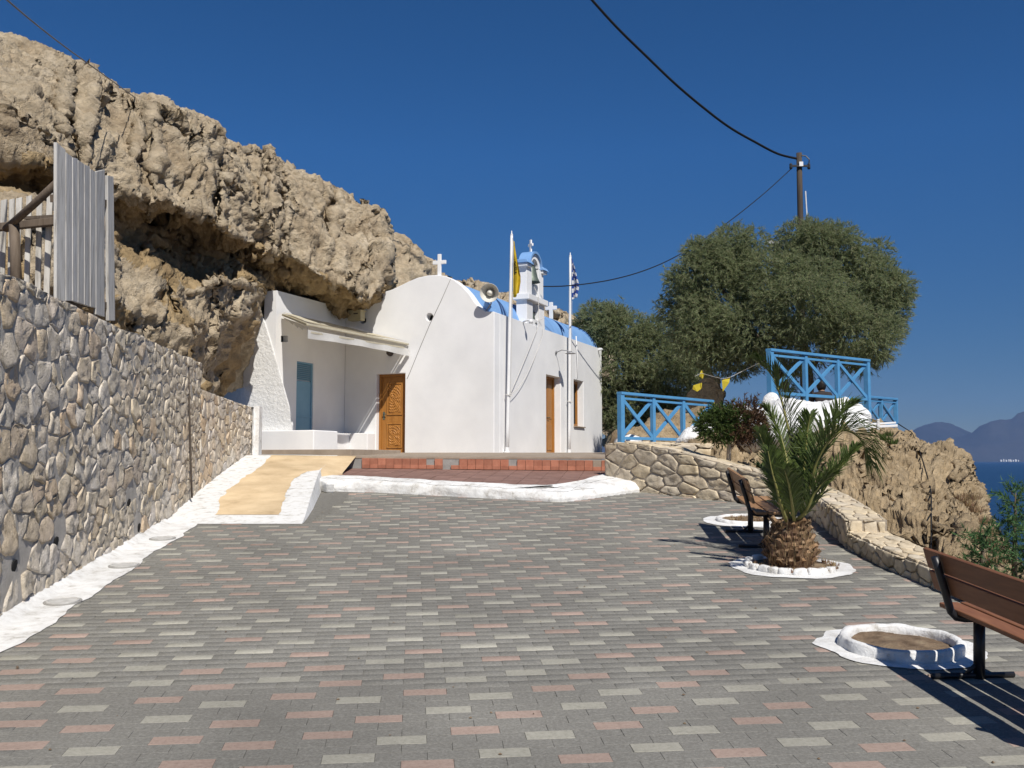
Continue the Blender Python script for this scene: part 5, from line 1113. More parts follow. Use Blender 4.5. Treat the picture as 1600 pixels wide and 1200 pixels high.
blob('rock_pillar', [P(1100, 690, 27.5), P(1103, 650, 27.5), P(1104, 610, 27.6), P(1106, 578, 27.8)], [(.9, .5), (.55, .4), (.42, .35), (.25, .25)], mt['rock_sand'], 'tan rock pillar in the gap between the two tamarisk crowns', 'rock', 6.0, .25, 30)
blob('rubble_bank', [P(965, 700, 24), P(1020, 696, 24), P(1065, 690, 24.5), P(1120, 680, 25)], [(1.0, .3), (1.1, .55), (1.0, .75), (.8, .6)], mt['rock_sand'], 'low tan rubble bank seen through the left railing', 'rock', 8.0, .3, 36)

# ------------------------------------------------------------------ benches
def bench(L0, a2, b2, length, label, wood, near_sign):
    """L0: plan point of one leg; a2: plan direction towards the other leg; b2: the way it faces"""
    a2, b2 = Vector(a2).normalized(), Vector(b2).normalized()
    def B(l, f, h): q = Vector(L0) + a2 * l + b2 * f; return C(q.x, q.y, h)
    e = empty('bench', B(length / 2, 0, 0), label, 'bench', 'benches on the plaza'); up = C(0, 0, 1) - C(0, 0, 0)
    for l in (0, length):
        b = MB(); b.tube([B(l, .03, .0), B(l, .03, .355)], .034, 12); b.build('leg', mt['black_iron'], e, smooth=True)
        b = MB(); b.tube([B(l, -.27, .018), B(l, .25, .018)], .018, 8); b.tube([B(l, -.06, .02), B(l, .0, .075), B(l, .03, .10)], .014, 6); b.build('foot', mt['black_iron'], e, smooth=True)
        b = MB(); b.tube([B(l, .30, .365), B(l, .1, .365), B(l, -.06, .365), B(l, -.115, .375), B(l, -.150, .41), B(l, -.165, .46), B(l, -.19, .55), B(l, -.225, .66), B(l, -.252, .745)], .024, 10); b.build('seat_frame', mt['black_iron'], e, smooth=True)
        lo, hi = -.21, length + .21
    for k, f0 in enumerate((-.055, .085, .225)):
        b = MB(); b.prism([B(lo, f0 - .062, .392), B(lo, f0 + .062, .392), B(hi, f0 + .062, .392), B(hi, f0 - .062, .392)], up * .03); b.build('seat_slat', wood, e, bevel=.008)
    for (h0, h1) in ((.505, .625), (.638, .765)):
        fo_ = lambda h: -.165 - (h - .46) * .30 + .030
        b = MB(); b.prism([B(lo, fo_(h0), h0), B(lo, fo_(h1), h1), B(hi, fo_(h1), h1), B(hi, fo_(h0), h0)], (C(b2.x, b2.y, .25) - C(0, 0, 0)).normalized() * .03); b.build('back_slat', wood, e, bevel=.008)
    return e
bench((2.83, 6.07), (.07, -1), (1, .07), 1.45, 'reddish brown bench with black iron frame beside the empty planter', mt['bench_wood'], 1)
bench(GXd(1193, 856), (.085, 1), (1, -.085), 1.12, 'sun bleached wooden bench with black iron frame beside the palm', mt['bench_wood_far'], 1)

# ------------------------------------------------------------------ planters
def ring_sheet(c, r0, r1, h0, h1, jit, seed, name, mat, par=None, nseg=72, nr=4):
    def f(i, j):
        an_ = 2 * math.pi * i; r = r0 + (r1 - r0) * j + (jit * noise.fractal(Vector((math.cos(an_) * 2.2, math.sin(an_) * 2.2, seed)), 1, 2, 4) if j > .9 else 0)
        return C(c[0] + r * math.cos(an_), c[1] + r * math.sin(an_), h0 + (h1 - h0) * j)
    b = MB(); b.grid(f, nseg, nr); return b.build(name, mat, par, smooth=True)
def planter(c, R_, rim, label, soil_r, soil_h, seed, halo=.60):
    e = empty('planter', C(c[0], c[1], 0), label, 'planter', 'round planters in the paving')
    ring_sheet(c, R_ - .03, halo, .0075, .0065, .05, seed, 'painted_ring', mt['whitewash'], e)
    if rim:
        prof = [(R_ + .005, -.01), (R_, rim * .6), (R_ - .012, rim * .93), (R_ - .03, rim), (R_ - .052, rim * .97), (R_ - .066, rim * .8), (R_ - .07, -.05)]
        def f(i, j):
            k = j * (len(prof) - 1); a = min(int(k), len(prof) - 2); u = k - a; r = prof[a][0] * (1 - u) + prof[a + 1][0] * u; h = prof[a][1] * (1 - u) + prof[a + 1][1] * u; an_ = 2 * math.pi * i
            ee = .012 * noise.fractal(Vector((math.cos(an_) * 3, math.sin(an_) * 3, seed + h * 9)), 1, 2, 4); return C(c[0] + (r + ee) * math.cos(an_), c[1] + (r + ee) * math.sin(an_), h + ee * .6)
        b = MB(); b.grid(f, 96, 18); b.build('rim', mt['whitewash'], e, smooth=True)
    def g(i, j):
        an_ = 2 * math.pi * i; r = soil_r * j; x, y = c[0] + r * math.cos(an_), c[1] + r * math.sin(an_); return C(x, y, soil_h + .02 * noise.fractal(Vector((x * 5, y * 5, seed)), 1, 2, 5) + .02 * (1 - j))
    b = MB(); b.grid(g, 48, 10); s_ = b.build('soil', mt['soil'], e, smooth=True)
    return e
planter(ring_c[0], .405, .078, 'round empty planter with a raised whitewashed rim beside the near bench', .36, .018, 1.0, .54)
pe = planter(ring_c[1], .43, 0, 'white painted planter ring holding the palm', .42, .012, 2.0, .60)
for k in range(11):
    an_ = R(180 + k * 17 + random.uniform(-4, 4)) if k < 9 else R(150 - (k - 9) * 24); r = .42; c = C(ring_c[1][0] + r * math.cos(an_), ring_c[1][1] + r * math.sin(an_), .03)
    td = Vector((-math.sin(an_), math.cos(an_), 0)); wd = random.uniform(.045, .075)
    def f(i, j):
        th_, ph_ = 2 * math.pi * i, math.pi * (j - .5); sx = lambda v, p=.55: math.copysign(abs(v) ** p, v)
        v = td * sx(math.cos(th_) * math.cos(ph_)) * wd + Vector((math.cos(an_), math.sin(an_), 0)) * sx(math.sin(th_) * math.cos(ph_)) * .04 + Vector((0, 0, 1)) * sx(math.sin(ph_)) * .035
        return c + v * (1 + .22 * noise.noise(v * 16 + Vector((k, 0, 0))))
    b = MB(); b.grid(f, 18, 10); tag(b.build('edging_stone', mt['whitewash'], smooth=True), ['leftmost whitewashed edging stone in front of the palm trunk'] [0] if k == 0 else (['second', 'third', 'fourth', 'fifth', 'sixth', 'seventh', 'eighth', 'ninth'][k - 1] + ' whitewashed edging stone from the left before the palm') if k < 9 else ['whitewashed edging stone behind the palm trunk on its left', 'rearmost whitewashed edging stone hidden behind the palm trunk'][k - 9], 'stone', 'white edging stones round the palm')
planter(ring_c[2], .42, .05, 'white ringed planter of bare soil behind the far bench', .37, .02, 3.0, .60)
def clumps(name, centres, n, hgt_, rad, mat, label, cat, par=None, wd=.006, seed=0, kind=None):
    r = np.random.default_rng(seed); V, Fc = [], []
    for c in centres:
        m = n; a = r.uniform(0, 2 * np.pi, m); rr = rad * np.sqrt(r.uniform(0, 1, m)); base = np.array(c) + np.stack([rr * np.cos(a), rr * np.sin(a), np.zeros(m)], 1)
        dirv = np.stack([np.cos(a) * r.uniform(.1, .7, m), np.sin(a) * r.uniform(.1, .7, m), np.ones(m)], 1); dirv /= np.linalg.norm(dirv, axis=1, keepdims=True)
        L = hgt_ * r.uniform(.5, 1.1, m)[:, None]; sd_ = np.stack([-np.sin(a), np.cos(a), np.zeros(m)], 1) * wd
        V.append(np.stack([base - sd_, base + sd_, base + dirv * L], 1).reshape(-1, 3))
    V = np.concatenate(V); o = np_mesh(name, V, np.arange(len(V)).reshape(-1, 3), mat, par); return tag(o, label, cat, None, kind)
clumps('dry_litter', [C(ring_c[2][0] + x, ring_c[2][1] + y, .03) for x, y in ((-.15, -.1), (.12, -.15), (.1, .12), (-.1, .15), (0, 0))], 60, .05, .14, mt['straw'], 'dry weed litter', None, bpy.data.objects['planter.002'], .006, 4, 'stuff')
clumps('dry_litter', [C(ring_c[1][0] + .40 * math.cos(a), ring_c[1][1] + .40 * math.sin(a), .02) for a in np.linspace(math.pi, 2.1 * math.pi, 9)], 40, .06, .06, mt['straw'], 'dry husk litter', None, pe, .006, 5, 'stuff')

# ------------------------------------------------------------------ palm
pc = C(ring_c[1][0], ring_c[1][1], .0); pm_ = empty('palm', pc, 'short stubby date palm with arching green fronds in the plaza', 'palm'); PHt = .50
def trunk_r(h): return interp(h, [0, .06, .16, .27, .39, .47], [.185, .215, .215, .185, .145, .10])
b = MB(); b.lathe(pc, (0, 0, 1), [(trunk_r(h), h) for h in np.linspace(0, .47, 9)] + [(0, .5)], 20); b.build('trunk', mt['palm_husk'], pm_, smooth=True)
k = 0
for row in range(9):
    h = .015 + row * .046
    for q in range(15):
        an_ = (q + .5 * (row % 2)) * 2 * math.pi / 15 + random.uniform(-.09, .09); rr = trunk_r(h) - .03; o_ = pc + Vector((math.cos(an_) * rr, math.sin(an_) * rr, h)); out = Vector((math.cos(an_), math.sin(an_), 0)); td = Vector((-math.sin(an_), math.cos(an_), 0))
        ln, wd = random.uniform(.04, .12), random.uniform(.028, .05); tip = o_ + out * ln * random.uniform(.5, 1.0) + Vector((0, 0, ln * random.uniform(.5, 1.1))) + td * random.uniform(-.03, .03); b = MB()
        b.add([o_ - td * wd, o_ + td * wd, o_ + td * wd * .9 + Vector((0, 0, .05)), o_ - td * wd * .9 + Vector((0, 0, .05)), tip - td * wd * .55, tip + td * wd * .55, tip + td * wd * .35 + Vector((0, 0, .025)) - out * .02, tip - td * wd * .35 + Vector((0, 0, .025)) - out * .02], [(0, 1, 5, 4), (1, 2, 6, 5), (2, 3, 7, 6), (3, 0, 4, 7), (4, 5, 6, 7)])
        b.build('leaf_base', mt['palm_husk'], pm_)
clumps('husk_fibre', [pc + Vector((math.cos(a) * trunk_r(h), math.sin(a) * trunk_r(h), h)) for h in (.04, .12, .21, .30, .38) for a in np.linspace(0, 6.0, 14)], 26, .13, .05, mt['straw'], None, None, pm_, .003, 12, 'stuff')
def frond(ctrl, name, nleaf=64, ll=.42, droop=.25, seed=0, wl=.0085):
    r = random.Random(seed); ctrl = [Vector(c) for c in ctrl]; pts = []
    for i in range(len(ctrl) - 1):
        p0, p1, p2, p3 = ctrl[max(i - 1, 0)], ctrl[i], ctrl[i + 1], ctrl[min(i + 2, len(ctrl) - 1)]
        for q in range(10):
            t = q / 10; pts.append(.5 * ((2 * p1) + (p2 - p0) * t + (2 * p0 - 5 * p1 + 4 * p2 - p3) * t * t + (3 * p1 - p0 - 3 * p2 + p3) * t ** 3))
    pts.append(ctrl[-1]); n = len(pts); L = sum((pts[i + 1] - pts[i]).length for i in range(n - 1))
    b = MB(); b.tube(pts, [.020 * (1 - .85 * i / (n - 1)) for i in range(n)], 6); rib = b.build(name, mt['palm_rib'], pm_, smooth=True); m = MB()
    for q in range(nleaf):
        t = .20 + .80 * q / (nleaf - 1); x = t * (n - 1); a = min(int(x), n - 2); p = pts[a] + (pts[a + 1] - pts[a]) * (x - a); tan = (pts[a + 1] - pts[a]).normalized(); upv = Vector((0, 0, 1)); sdv = tan.cross(upv); sdv = sdv.normalized() if sdv.length > .05 else Vector((1, 0, 0)); nor = sdv.cross(tan).normalized()
        env = math.sin(math.pi * (.10 + .86 * t)) ** .55; ln = ll * env * r.uniform(.85, 1.1)
        for s in (-1, 1):
            dirv = (sdv * s * r.uniform(.55, .75) + tan * (.75 + .5 * t) + nor * r.uniform(.0, .85)).normalized(); mid_ = p + dirv * ln * .55; tip = p + dirv * ln - upv * droop * ln * r.uniform(.4, 1.1); wv = dirv.cross(nor).normalized() * wl * r.uniform(.8, 1.2); fold = nor * wl * .6
            m.add([p - wv * .5, p + fold * .4, p + wv * .5, mid_ - wv + fold, mid_, mid_ + wv + fold, tip], [(0, 1, 4, 3), (1, 2, 5, 4), (3, 4, 6), (4, 5, 6)])
    lf = m.build('leaflets', mt['palm_leaf'], rib); lf['kind'] = 'stuff'
d0 = ring_c[1][1]; crown_ = lambda dx=0, dy=0: pc + Vector((dx, dy, .42))
FR = [[(1238, 832, 0), (1247, 760, 0), (1236, 690, .02), (1219, 618, .05), (1204, 584, .06), (1180, 562, .08)],
      [(1246, 832, -.05), (1262, 770, -.15), (1276, 722, -.25), (1300, 684, -.38), (1322, 673, -.45), (1345, 688, -.5), (1356, 720, -.5)],
      [(1232, 832, -.02), (1222, 780, -.10), (1210, 735, -.18), (1196, 700, -.22), (1186, 676, -.25)],
      [(1242, 832, 0), (1258, 760, .15), (1284, 690, .3), (1310, 650, .4), (1335, 632, .5)],
      [(1232, 832, -.05), (1222, 795, -.2), (1214, 765, -.3), (1206, 735, -.35), (1200, 705, -.38)],
      [(1240, 832, .05), (1236, 760, .3), (1222, 690, .5), (1206, 655, .6), (1196, 640, .65)],
      [(1248, 832, 0), (1270, 790, .1), (1300, 745, .2), (1326, 715, .3), (1340, 700, .35)],
      [(1246, 834, -.1), (1258, 800, -.2), (1272, 772, -.3), (1288, 752, -.36), (1300, 745, -.4)],
      [(1240, 832, .1), (1248, 770, .5), (1256, 710, .9), (1262, 690, 1.2), (1268, 690, 1.4)],
      [(1240, 832, -.1), (1238, 790, -.4), (1232, 755, -.6), (1226, 735, -.75)],
      [(1236, 832, .1), (1226, 790, .5), (1208, 750, .8), (1190, 730, 1.0)],
      [(1242, 832, 0), (1250, 770, -.02), (1258, 715, -.05), (1262, 672, -.06), (1266, 650, -.1)]]
for i, c in enumerate(FR):
    pts = [P(px, py, d0 + o_) for px, py, o_ in c]; pts[0] = crown_(random.uniform(-.05, .05), random.uniform(-.05, .05)) - Vector((0, 0, .04))
    frond(pts, 'frond', 96 if i in (0, 1, 3) else 84,   .46 if i == 1 else .36 if i == 3 else .27 if i != 0 else .33, .4 if i == 1 else .2, 50 + i)

# ------------------------------------------------------------------ trees and bushes
def foliage(lobes, n, seed, L=(.16, .30), wd=.010, per=12, droop=.35, shell=.5, spread=.8, wild=.35):
    r = np.random.default_rng(seed); vol = np.array([l[1][0] * l[1][1] * l[1][2] for l in lobes]) ** .72; cnt = (n * vol / vol.sum()).astype(int); V = []
    for (c, rad), m in zip(lobes, cnt):
        u = r.normal(size=(m, 3)); u /= np.linalg.norm(u, axis=1, keepdims=True); rr = shell + (1.04 - shell) * r.uniform(0, 1, (m, 1)) ** .6 + .16 * r.uniform(0, 1, (m, 1)) ** 5
        lump = np.array([noise.fractal(Vector(tuple(q * 1.8 + np.array(c))), 1, 2, 3) for q in u])[:, None]
        pos = np.array(c) + u * rr * np.array(rad) * (1 + .34 * lump)
        ax = u * np.array([1, 1, .8]) + r.normal(size=(m, 3)) * wild + np.array([0, 0, .25]); ax /= np.linalg.norm(ax, axis=1, keepdims=True)
        ln = r.uniform(L[0], L[1], (m, 1))
        for k in range(per):
            t = r.uniform(0, 1, (m, 1)); p = pos + ax * ln * t * 1.2 + np.array([0, 0, -1]) * droop * ln * t * t
            dv = ax + r.normal(size=(m, 3)) * spread * .6 + np.array([0, 0, -droop]) * t; dv /= np.linalg.norm(dv, axis=1, keepdims=True)
            l2 = ln * r.uniform(.45, .8, (m, 1)); side_ = np.cross(dv, r.normal(size=(m, 3))); side_ /= np.linalg.norm(side_, axis=1, keepdims=True) + 1e-6
            V.append(np.stack([p - side_ * wd, p + side_ * wd, p + dv * l2], 1).reshape(-1, 3))
    return np.concatenate(V)
def tree(name, base, label, cat, lobes, trunks, n, seed, leaf, grp=None, bark='bark', **kw):
    e = empty(name, base, label, cat, grp)
    V = foliage(lobes, n, seed, **kw); np_mesh('crown', V, np.arange(len(V)).reshape(-1, 3), mt[leaf], e)
    for t_ in trunks:
        b = MB(); b.tube(t_[0], t_[1], 10); b.build('trunk' if t_ is trunks[0] else 'branch', mt[bark], e, smooth=True)
    return e
def cauli(lobes, k, seed):
    r = random.Random(seed); out = []
    for c, rad in lobes:
        c = Vector(c); m = k if max(rad) > .5 else 2; out.append((tuple(c), tuple(q * .80 for q in rad)))
        for q in range(m):
            u = Vector((r.gauss(0, 1), r.gauss(0, 1) - .35, r.gauss(0, 1))).normalized(); f = r.uniform(.26, .46)
            out.append((tuple(c + Vector((u.x * rad[0], u.y * rad[1], u.z * rad[2])) * (1.02 - f * .75)), tuple(min(q, .8) * f * 1.05 for q in rad)))
    return out
def lob(px, py, d, rx, rz, ry=None): c = P(px, py, d); k = d / F; return (tuple(c), (rx * k, (ry or rx) * k, rz * k))
TD = 25.0
big = [lob(1098, 440, TD, 48, 62), lob(1085, 500, TD, 50, 52), lob(1112, 410, TD, 36, 40), lob(1140, 400, TD + .5, 44, 42), lob(1185, 384, TD + .5, 22, 22), lob(1200, 430, TD, 70, 58), lob(1262, 390, TD, 52, 46), lob(1300, 400, TD, 55, 45), lob(1250, 470, TD - .7, 95, 70), lob(1330, 440, TD, 62, 55), lob(1370, 392, TD + .4, 22, 20), lob(1378, 450, TD, 40, 46), lob(1386, 498, TD, 32, 42), lob(1340, 520, TD - .5, 70, 55), lob(1180, 520, TD - .5, 80, 52), lob(1110, 540, TD - .2, 52, 42), lob(1150, 560, TD, 50, 30), lob(1345, 558, TD, 40, 22), lob(1240, 545, TD, 90, 38), lob(1064, 470, TD + .3, 32, 45), lob(1052, 440, TD, 14, 30), lob(1180, 365, TD + .4, 9, 14), lob(1268, 356, TD, 14, 16), lob(1300, 362, TD, 14, 16), lob(1160, 372, TD, 16, 18), lob(1080, 392, TD, 12, 18), lob(1230, 585, TD + .4, 20, 28), lob(1402, 440, TD, 18, 22), lob(1130, 480, TD + 1.6, 70, 90, 60), lob(1330, 480, TD + 1.6, 80, 75, 60)]
tb = P(1262, 650, TD)
tree('tamarisk', tb, 'large rounded grey green tamarisk tree in front of the utility pole', 'tree', cauli(big, 9, 5),
     [([tb, P(1266, 600, TD), P(1262, 560, TD), P(1250, 500, TD), P(1240, 440, TD)], [.12, .10, .09, .07, .04]), ([P(1264, 580, TD), P(1300, 530, TD), P(1340, 470, TD)], [.07, .06, .03]), ([P(1232, 650, TD + .2), P(1228, 600, TD + .2), P(1200, 550, TD), P(1150, 480, TD), P(1110, 430, TD)], [.09, .08, .07, .05, .03])], 32000, 31, 'tam_leaf', 'tamarisk trees', wd=.0068, per=18, L=(.09, .19), wild=.5)
SD = 30.0
sec = [lob(938, 505, SD, 38, 32), lob(930, 490, SD, 24, 18), lob(975, 520, SD, 50, 40), lob(960, 570, SD, 60, 60), lob(1020, 560, SD, 58, 55), lob(1010, 525, SD, 30, 28), lob(1050, 590, SD, 50, 48), lob(1075, 560, SD, 26, 36), lob(935, 630, SD + .4, 50, 50), lob(990, 640, SD + .4, 55, 48), lob(1040, 545, SD, 20, 18), lob(915, 540, SD + .5, 34, 40), lob(1030, 640, SD + .6, 38, 34), lob(950, 485, SD, 12, 12)]
tb2 = P(975, 705, SD)
tree('tamarisk', tb2, 'second tamarisk tree, dense and lower, close behind the chapel corner', 'tree', cauli(sec, 8, 6),
     [([tb2, P(978, 660, SD), P(985, 600, SD), P(975, 540, SD)], [.15, .13, .1, .05]), ([P(978, 670, SD), P(1020, 620, SD), P(1045, 580, SD)], [.09, .07, .04])], 15000, 32, 'tam_leaf', 'tamarisk trees', wd=.008, per=17, L=(.10, .22), wild=.5)
BD = 16.4
BD = 15.9
bs = [lob(1122, 668, BD, 24, 20), lob(1146, 660, BD, 22, 18), lob(1110, 662, BD, 17, 16), lob(1128, 648, BD, 15, 12)]
bdry = [lob(1165, 660, BD, 26, 26), lob(1180, 668, BD, 18, 18), lob(1155, 676, BD, 24, 12), lob(1160, 640, BD, 6, 14), lob(1176, 640, BD, 6, 14), lob(1145, 640, BD, 9, 12)]
bb_ = P(1138, 732, BD); eb = empty('leggy_bush', bb_, 'leggy bush with green and brown foliage on a bare stem above the stone wall', 'bush')
V = foliage(bs, 1000, 41, L=(.06, .12), wd=.010, per=10, droop=.1); np_mesh('crown', V, np.arange(len(V)).reshape(-1, 3), mt['bush_leaf'], eb)
V = foliage(bdry, 900, 42, L=(.06, .12), wd=.008, per=10, droop=.1); tag(np_mesh('dry_crown', V, np.arange(len(V)).reshape(-1, 3), mt['bush_dry'], eb), 'brown half dry side of the bush')
for t_ in ([bb_, P(1139, 700, BD), P(1141, 678, BD), P(1146, 655, BD)], [P(1140, 690, BD), P(1160, 672, BD), P(1172, 655, BD)], [P(1140, 688, BD), P(1122, 672, BD), P(1114, 660, BD)]):
    b = MB(); b.tube(t_, [.04, .034, .024, .015][:len(t_)], 8); b.build('trunk' if t_[0] == bb_ else 'branch', mt['bark_pale'], eb, smooth=True)
def pine(px, py_base, py_top, d, w_, label, seed, n=420):
    base = P(px, py_base, d); top = P(px + 2, py_top, d); H = (top - base).length; r = random.Random(seed); lobes = []; e = empty('young_pine', base, label, 'tree', 'young pines on the seaward slope')
    b = MB(); b.tube([base, base + (top - base) * .5, top], [.03, .022, .006], 7); b.build('trunk', mt['bark'], e, smooth=True)
    for k in range(15):
        t = .05 + .9 * k / 14; a = k * 2.4; rr = (1 - t) * w_ / F * d * r.uniform(.55, 1) + .04; c = base + (top - base) * t; tip = c + Vector((math.cos(a) * rr, math.sin(a) * rr, .22 * rr + .05))
        b = MB(); b.tube([c, tip], [.010, .004], 5); b.build('branch', mt['bark'], e)
        for q in (.45, .75, 1.0): pt_ = c + (tip - c) * q; lobes.append((tuple(pt_), (.10, .10, .085)))
    lobes.append((tuple(top), (.05, .05, .10)))
    V = foliage(lobes, n, seed, L=(.07, .12), wd=.0055, per=16, droop=-.1, shell=.1, spread=1.0); np_mesh('crown', V, np.arange(len(V)).reshape(-1, 3), mt['pine_leaf'], e)
pine(1534, 905, 836, 9.6, 30, 'small young pine standing alone just beyond the low wall', 3, 110)
pine(1585, 910, 770, 9.9, 52, 'taller young pine at the right edge beyond the low wall', 4, 190)
pine(1618, 940, 835, 8.9, 40, 'young pine half cut off at the right edge of the view', 6, 170)
clumps('dry_grass', [on_knoll(px, py, -.05) for px, py, d in ((1510, 790, 15.2), (1522, 800, 14.9), (1535, 818, 14.4), (1548, 836, 14.0), (1500, 782, 15.6), (1540, 850, 13.4), (1560, 858, 13.2), (1528, 838, 13.9), (1518, 780, 16.0), (1556, 880, 12.6))], 200, .15, .15, mt['straw'], 'dry straw coloured grass tufts on the seaward slope of the knoll', 'grass', None, .006, 6, 'stuff')
clumps('weed_tuft', [on_knoll(px, py, -.03) for px, py in ((1385, 688), (1377, 684), (1394, 694), (1388, 681))], 90, .13, .10, mt['bush_leaf'], 'green weeds on the knoll below the white timbers', None, None, .010, 7, 'stuff')
b = MB(); hz = [P(1403, 662, 19.5)] + [on_knoll(1425 + 30 * min(1, t * 2.2) ** .8, 676 + 200 * t, .15) for t in np.linspace(0, 1, 15)]; b.tube([p for p in hz], .011, 7); tag(b.build('hose', mt['cable'], smooth=True), 'dark hose hanging down the face of the sandy knoll', 'hose')

# ------------------------------------------------------------------ pennants on a string
def pennant(px, py, d, pts, label):
    c = P(px, py, d); k = d / F; q = [c + Vector((x * k, .03 * math.sin(i * 2.1), -y * k)) for i, (x, y) in enumerate(pts)]
    b = MB(); b.prism(q, (0, .004, 0)); tag(b.build('pennant', mt['pennant']), label, 'pennant', 'yellow pennants on a string')
pennant(1135, 590, 23, [(-7, 4), (6, 0), (4, 8), (-6, 22)], 'yellow triangular pennant hanging in the gap of sky between the trees')
pennant(1091, 588, 24, [(-8, 14), (6, 10), (5, 19), (-2, 24), (-9, 20)], 'crumpled yellow pennant against the rock pillar, low one')
pennant(1096, 584, 24, [(-2, -2), (1, -6), (4, 2), (2, 8), (-3, 4)], 'small twisted yellow pennant at the top of the rock pillar')
pennant(1114, 630, 22, [(-2, -3), (2, -4), (4, 6), (1, 10), (-2, 6)], 'small yellow pennant hanging beside the left railing end')
b = MB(); b.tube([P(1086, 588, 24), P(1096, 583, 24), P(1113, 588, 23.5), P(1130, 592, 23), P(1142, 589, 23), P(1160, 580, 23), P(1201, 560, 22)], .006, 5); tag(b.build('pennant_string', mt['rope']), 'string carrying the yellow pennants between the trees', 'string')

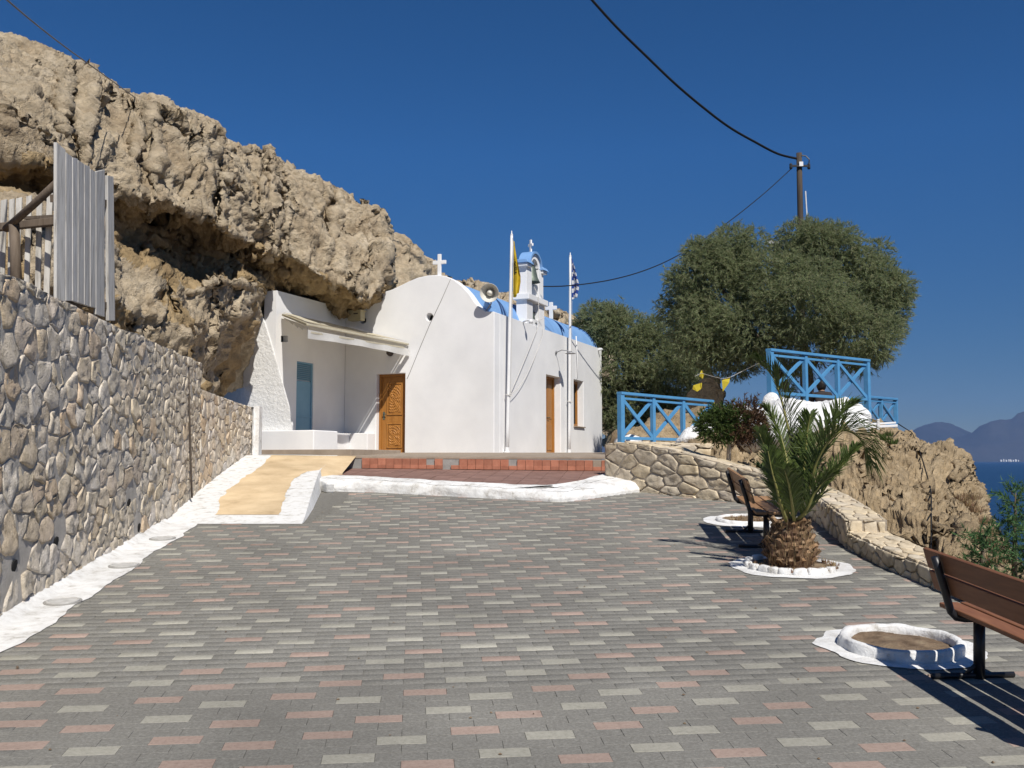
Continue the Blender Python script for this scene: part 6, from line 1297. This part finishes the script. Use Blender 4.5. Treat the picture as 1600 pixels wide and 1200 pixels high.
# ------------------------------------------------------------------ person sitting behind the highest railing
def person(loc, yaw, label):
    e = empty('person', loc, label, 'person'); Rz = Matrix.Rotation(yaw, 4, 'Z'); T_ = Matrix.Translation(Vector(loc)) @ Rz
    J = {'pelvis': (0, 0, .50, .15), 'waist': (0, -.02, .68, .135), 'chest': (0, .0, .90, .16), 'neck0': (0, .03, 1.06, .095), 'neck': (0, .05, 1.11, .066), 'head0': (0, .07, 1.17, .085), 'head1': (0, .07, 1.27, .09)}
    for s, n_ in ((-1, 'l'), (1, 'r')):
        J.update({'sh' + n_: (s * .18, .02, 1.02, .075), 'el' + n_: (s * .25, .14, .74, .045), 'wr' + n_: (s * .16, .36, .66, .032), 'pa' + n_: (s * .13, .43, .645, .036), 'hip' + n_: (s * .10, .02, .47, .10), 'kn' + n_: (s * .12, .44, .48, .065), 'an' + n_: (s * .12, .46, .09, .045), 'to' + n_: (s * .13, .62, .04, .04)})
        for q in range(4): J['f%d%s' % (q, n_)] = (s * (.145 - .018 * q), .50, .635, .010); J['g%d%s' % (q, n_)] = (s * (.145 - .018 * q), .535, .61, .008)
        J['t' + n_] = (s * .095, .45, .65, .011)
    E = [('pelvis', 'waist'), ('waist', 'chest'), ('chest', 'neck0'), ('neck0', 'neck'), ('neck', 'head0'), ('head0', 'head1')]
    for n_ in 'lr':
        E += [('chest', 'sh' + n_), ('sh' + n_, 'el' + n_), ('el' + n_, 'wr' + n_), ('wr' + n_, 'pa' + n_), ('pelvis', 'hip' + n_), ('hip' + n_, 'kn' + n_), ('kn' + n_, 'an' + n_), ('an' + n_, 'to' + n_), ('pa' + n_, 't' + n_)]
        for q in range(4): E += [('pa' + n_, 'f%d%s' % (q, n_)), ('f%d%s' % (q, n_), 'g%d%s' % (q, n_))]
    ks = list(J); me = bpy.data.meshes.new('body'); me.from_pydata([T_ @ Vector(J[k_][:3]) for k_ in ks], [(ks.index(a), ks.index(c)) for a, c in E], [])
    o = bpy.data.objects.new('body', me); COL.objects.link(o); sk = o.modifiers.new('skin', 'SKIN'); sk.use_smooth_shade = True
    for i, k_ in enumerate(ks): me.skin_vertices[0].data[i].radius = (J[k_][3],) * 2; me.skin_vertices[0].data[i].use_root = k_ == 'pelvis'
    sb = o.modifiers.new('sub', 'SUBSURF'); sb.levels = 2; sb.render_levels = 2
    bpy.context.view_layer.update(); m2 = bpy.data.meshes.new_from_object(o.evaluated_get(bpy.context.evaluated_depsgraph_get())); o.modifiers.clear(); o.data = m2
    m2.materials.clear(); m2.materials.append(mt['skin']); m2.materials.append(mt['shirt']); inv = T_.inverted()
    for p_ in m2.polygons:
        c = inv @ p_.center; p_.use_smooth = True; p_.material_index = 1 if (c.z < 1.11 and not (abs(c.x) > .09 and c.y > .2 and c.z > .6)) else 0
    attach(o, e)
    def hd(i, j):
        th_, ph_ = 2 * math.pi * i, math.pi * (j * .78 + .22 - .5); v = Vector((math.cos(th_) * math.cos(ph_) * .108, math.sin(th_) * math.cos(ph_) * .118, math.sin(ph_) * .125))
        if v.y > .05 and v.z < .05: v *= .80
        if v.y < .02 and v.z < -.03: v.z *= 1.25
        return T_ @ (Vector((0, .055, 1.245)) + v * (1 + .10 * noise.noise(v * 30)))
    b = MB(); b.grid(hd, 26, 18); b.build('hair', mt['hair'], e, smooth=True)
    b = MB(); b.lathe(T_ @ Vector((0, .165, 1.215)), T_.to_3x3() @ Vector((0, 1, -.15)), [(.02, -.02), (.016, .0), (.006, .022), (0, .024)], 8); b.build('nose', mt['skin'], e, smooth=True)
    for s in (-1, 1):
        b = MB(); b.lathe(T_ @ Vector((s * .092, .07, 1.215)), T_.to_3x3() @ Vector((s, 0, 0)), [(.03, 0), (.028, .012), (.012, .016), (0, .012)], 10); b.build('ear', mt['skin'], e, smooth=True)
    return e
ph_ = P(1284, 602, 22.8)
person(Vector((ph_.x, ph_.y, ph_.z - 1.235)), R(-8), 'person with short dark hair and dark top sitting behind the railing')
st_ = Vector((ph_.x, ph_.y - .03, ph_.z - 1.235)); bw = empty('garden_stool', st_, 'low dark wooden seat behind the highest railing', 'seat')
b = MB(); b.box(st_ + Vector((0, 0, .35)), ((.28, 0, 0), (0, .2, 0), (0, 0, .03))); b.build('seat', mt['dark_wood'], bw, bevel=.01)
for sx in (-1, 1):
    for sy in (-1, 1): b = MB(); b.bar(st_ + Vector((sx * .23, sy * .15, -.35)), st_ + Vector((sx * .23, sy * .15, .32)), .05, .05); b.build('leg', mt['dark_wood'], bw)

# ------------------------------------------------------------------ haze
b = MB(); b.box((2000, 4800, (SEA - 3 + 700) / 2), ((12500, 0, 0), (0, 6200, 0), (0, 0, (700 - SEA + 3) / 2)))
hm = bpy.data.materials.new('haze'); hm.use_nodes = True; hn = hm.node_tree; hn.nodes.clear()
ho = hn.nodes.new('ShaderNodeOutputMaterial'); hv = hn.nodes.new('ShaderNodeVolumePrincipled'); hn.links.new(hv.outputs[0], ho.inputs['Volume'])
hv.inputs['Color'].default_value = (.28, .50, 1, 1); hv.inputs['Density'].default_value = .00005
tag(b.build('haze', hm), kind='stuff')
